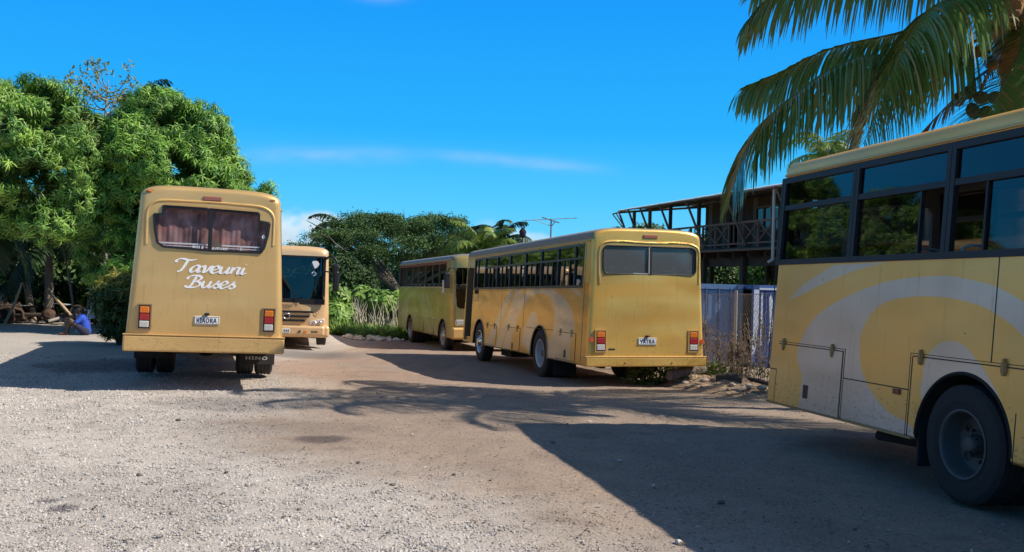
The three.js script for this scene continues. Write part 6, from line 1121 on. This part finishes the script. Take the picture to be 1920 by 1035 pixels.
{
  const gy = ground(-12.2, -27.5), t = thing('plastic_chair', 'grey white plastic chair behind the sitting person', 'chair', [-12.15, gy, -27.6], -0.5), m = std(0.55, 0.62, 0.68, 0.5);
  part('seat', [rbox(0.44, 0.03, 0.44, 0.012, 0, 0.43, 0)], m, t);
  part('backrest', [rbox(0.44, 0.12, 0.025, 0.01, 0, 0.80, -0.25), ...[-0.19, -0.1, 0, 0.1, 0.19].map((x) => bar([x, 0.44, -0.21], [x, 0.80, -0.25], 0.05, 0.02))], m, t);
  for (const [x, z] of [[-0.19, 0.19], [0.19, 0.19], [-0.19, -0.19], [0.19, -0.19]]) part('leg', [bar([x * 1.15, 0, z * 1.15], [x, 0.43, z], 0.045, 0.03)], m, t);
  for (const s of [-1, 1]) part('armrest', [bar([s * 0.22, 0.64, -0.22], [s * 0.23, 0.64, 0.16], 0.05, 0.025), bar([s * 0.23, 0.64, 0.16], [s * 0.21, 0.43, 0.19], 0.04, 0.025)], m, t);
  const c2 = thing('plastic_drum', 'pale blue plastic drum in the bushes behind the chair', 'drum', [-11.75, ground(-11.7, -29.2), -29.4]);
  part('body', [new THREE.LatheGeometry([[0, 0], [0.26, 0], [0.28, 0.03], [0.28, 0.28], [0.295, 0.3], [0.28, 0.32], [0.28, 0.58], [0.295, 0.6], [0.28, 0.62], [0.28, 0.86], [0.25, 0.92], [0, 0.92]].map(([a, b]) => new THREE.Vector2(a, b)), 24)], std(0.32, 0.42, 0.55, 0.5), c2);
}
{ // scrap under the left-hand trees
  const rusty2 = std(0.09, 0.05, 0.035, 0.9, 0, { bumpMap: bumpFine, bumpScale: 0.008 });
  const oily = std(0.06, 0.045, 0.035, 0.75, 0.2, { bumpMap: bumpFine, bumpScale: 0.01 }), rust = rusty2;
  const g = (x, z) => ground(x, z);
  const a = thing('axle', 'rusty rear axle with its round differential among the scrap', 'axle', [-15.3, g(-15.3, -31.6), -31.6], 0.3);
  part('tube', [rod([-1.0, 0.3, 0], [1.0, 0.3, 0.1], 0.07, 12)], oily, a); part('differential', [new THREE.SphereGeometry(0.2, 18, 14).scale(1.15, 1, 0.8).translate(0.1, 0.30, 0.05), rod([0.1, 0.32, 0], [0.1, 0.32, 0.38], 0.09, 12)], rust, a);
  for (const x of [-1.02, 1.02]) part('brake_drum', [at(new THREE.LatheGeometry([[0, 0.1], [0.2, 0.1], [0.23, 0.06], [0.23, -0.1], [0.1, -0.12]].map(([p, q]) => new THREE.Vector2(p, q)), 20), x, 0.28, 0.05, 0, 0, Math.PI / 2)], rust, a);
  const e = thing('engine_block', 'dark greasy engine block in the scrap beside the axle', 'engine', [-16.4, g(-16.4, -31.4), -31.4], 0.5);
  part('block', [rbox(0.75, 0.4, 0.4, 0.04, 0, 0.3, 0), rbox(0.7, 0.14, 0.3, 0.05, 0, 0.56, 0), rbox(0.5, 0.14, 0.3, 0.04, 0, 0.08, 0)], oily, e); part('cylinder_head', [0, 1, 2, 3].map((i) => rod([-0.25 + i * 0.17, 0.6, 0], [-0.25 + i * 0.17, 0.68, 0], 0.05, 8)), rust, e); part('pulley', [at(new THREE.CylinderGeometry(0.14, 0.14, 0.06, 18), -0.42, 0.28, 0, 0, 0, Math.PI / 2)], rust, e); part('manifold', [tube([[-0.3, 0.45, 0.22], [0, 0.5, 0.3], [0.35, 0.4, 0.26], [0.4, 0.15, 0.3]], 0.05, 14, 7)], rust, e);
  const s = thing('scrap_sheet', 'pale bent sheet of scrap metal lying on the axle', 'sheet metal', [-15.6, g(-15.6, -31.9) + 0.62, -31.9], 0.2);
  const sg = new THREE.PlaneGeometry(1.7, 0.7, 20, 6).rotateX(-Math.PI / 2), sp = sg.attributes.position; for (let i = 0; i < sp.count; i++) sp.setY(i, 0.10 * Math.sin(sp.getX(i) * 2.4) - 0.1 * sp.getX(i)); sg.computeVertexNormals(); part('sheet', sg, std(0.40, 0.42, 0.44, 0.6, 0.2), s);
  const lg = (label, p, q, r, m = barkGrey) => { const t = thing('pole_stick', label, 'stick', p); part('stem', [taper([[0, 0, 0], [(q[0] - p[0]) * 0.5 + 0.04, (q[1] - p[1]) * 0.5, (q[2] - p[2]) * 0.5], [q[0] - p[0], q[1] - p[1], q[2] - p[2]]], [r, r * 0.9, r * 0.7], 7)], m, t); };
  const palS = std(0.45, 0.33, 0.20, 0.9);
  lg('pale crooked stick stuck upright in front of the scrap', [-15.95, g(-16, -30) - 0.05, -30.2], [-15.45, 1.35, -30.3], 0.045, palS);
  lg('long timber leaning across the scrap heap', [-14.2, g(-14.2, -31.2) + 0.2, -31.2], [-15.6, 1.1, -32.2], 0.06, palS);
  lg('slim stem leaning up from behind the sitting person', [-12.75, g(-12.7, -28) - 0.05, -28.2], [-13.5, 2.5, -28.8], 0.04);
  lg('second slim stem leaning beside the grey chair', [-12.7, g(-12.7, -28.3) - 0.05, -28.4], [-12.45, 2.6, -28.9], 0.045);
  lg('thick bare trunk leaning left of the ringed palm', [-16.2, g(-16.2, -32.6) - 0.1, -32.6], [-17.2, 3.0, -33.2], 0.13, std(0.28, 0.22, 0.17, 0.9));
  const w = thing('wheel_hub', 'small rusty hub lying at the right end of the scrap', 'wheel hub', [-13.9, g(-13.9, -31) + 0.2, -31], 0.6); part('drum', [at(new THREE.LatheGeometry([[0, 0.08], [0.08, 0.12], [0.2, 0.06], [0.22, -0.08], [0.05, -0.1]].map(([p, q]) => new THREE.Vector2(p, q)), 18), 0, 0, 0, Math.PI / 2)], rust, w); part('spindle', [rod([0, 0, -0.2], [0, 0, 0.3], 0.04, 8)], oily, w);
  // the tail of an old car at the very edge
  const c = thing('car_wreck', 'pale old car wreck at the left edge under the palms', 'car', [-17.6, g(-17.6, -30.2), -30.4], 0.25);
  part('body', [rbox(1.7, 0.55, 3.6, 0.14, 0, 0.62, -1.4, 3), rbox(1.45, 0.45, 1.9, 0.16, 0, 1.06, -1.7, 3)], std(0.42, 0.45, 0.47, 0.45, 0.2), c);
  part('window', [rbox(1.25, 0.30, 0.04, 0.04, 0, 1.08, -0.76), rbox(0.04, 0.28, 1.5, 0.02, 0.72, 1.08, -1.7)], MAT.blackGloss, c);
  part('bumper', [rbox(1.6, 0.14, 0.12, 0.04, 0, 0.46, 0.42)], std(0.6, 0.6, 0.58, 0.4, 0.3), c);
  for (const [x, z] of [[-0.76, -0.4], [0.76, -0.4], [-0.76, -2.6], [0.76, -2.6]]) part('wheel', [at(new THREE.TorusGeometry(0.22, 0.09, 10, 24), x, 0.31, z, 0, Math.PI / 2)], MAT.tyre, c);
  for (const x of [-0.62, 0.62]) part('tail_lamp', [rbox(0.3, 0.14, 0.03, 0.01, x, 0.68, 0.405)], MAT.red, c);
}
{ // odds and ends of the scrap heap
  const R = rng(12), l = [], l2 = [];
  for (let i = 0; i < 46; i++) { const x = -17.2 + 3.6 * R(), z = -32.4 + 1.5 * R(), y = ground(x, z) + 0.04 + 0.5 * R() * R(), a = R() * 6.28, b = (R() - 0.4) * 0.7, h = 0.2 + 0.6 * R(), d = [Math.cos(a) * Math.cos(b) * h, Math.abs(Math.sin(b)) * h, Math.sin(a) * Math.cos(b) * h]; (i % 3 ? l : l2).push(i % 4 ? rod([x, y, z], [x + d[0], y + d[1], z + d[2]], 0.02 + 0.05 * R(), 7) : bar([x, y, z], [x + d[0], y + d[1], z + d[2]], 0.05 + 0.2 * R(), 0.03)); if (i % 5 === 0) l.push(at(new THREE.TorusGeometry(0.13 + 0.1 * R(), 0.035, 6, 16), x, y + 0.2, z, R() * 2, R() * 3)); }
  const t = part('scrap_heap', l, std(0.07, 0.05, 0.04, 0.9, 0.1), scene); tag(t, 'heap of rusty pipes, rings and bars under the left trees', 'scrap', null, 'stuff');
  const t2 = part('pale_pieces', l2, std(0.36, 0.33, 0.29, 0.8), t); t2.userData.kind = 'stuff';
}
{ // the workshop on the left of the yard, unseen, added to bounce warm light and cover low sky
  const t = thing('bounce_workshop', 'added unseen workshop with cream wall and green roof left of the yard', 'building', [-12.6, ground(-12.6, -4), -4]);
  part('wall', [box(0.2, 3.4, 20, -2.6, 1.7, 0), box(5.5, 3.4, 0.2, -5.3, 1.7, -9.9), box(5.5, 3.4, 0.2, -5.3, 1.7, 9.9)], std(0.74, 0.66, 0.52, 0.9), t);
  for (let z = -9.4; z < 10; z += 3.75) part('post', [box(0.16, 3.3, 0.16, 0, 1.65, z)], std(0.6, 0.58, 0.52, 0.8), t);
  for (const [a, b] of [[-7, -4.6], [-1, 1.6], [4.5, 7.2]]) { const d = part('door', [box(0.06, 2.5, b - a, -2.48, 1.25, (a + b) / 2)], std(0.2, 0.3, 0.26, 0.7), t); for (const f of [0.33, 0.66]) part('door_rib', [box(0.04, 2.4, 0.06, -2.44, 1.25, lerp(a, b, f))], woodGrey, d); }
  const rg = new THREE.PlaneGeometry(20.6, 9, 260, 1).rotateX(-Math.PI / 2).rotateY(Math.PI / 2), rp = rg.attributes.position; for (let i = 0; i < rp.count; i++) rp.setY(i, 0.018 * Math.sin(rp.getZ(i) * 38) - rp.getX(i) * 0.18); rg.computeVertexNormals();
  part('roof', [rg.translate(-4, 4.15, 0)], std(0.10, 0.22, 0.15, 0.5, 0.2), t);
  part('fascia', [box(0.05, 0.2, 20.6, 0.5, 3.35, 0)], MAT.white, t);
  part('floor', [box(3.2, 0.12, 20, -1.1, 0.03, 0)], std(0.45, 0.44, 0.41, 0.9), t);
}
{ // a wire from the road to the left-hand trees
  const t = part('overhead_wire', tube([[-26, 5.6, -24], [-20, 5.25, -24.2], [-13.0, 5.45, -24.4]], 0.012, 24, 5), std(0.3, 0.3, 0.3, 0.6), scene); tag(t, 'overhead wire running into the left mango tree', 'wire');
}
scene.traverse((o) => { if (o.isMesh) o.castShadow = o.receiveShadow = true; });
renderer.render(scene, camera);
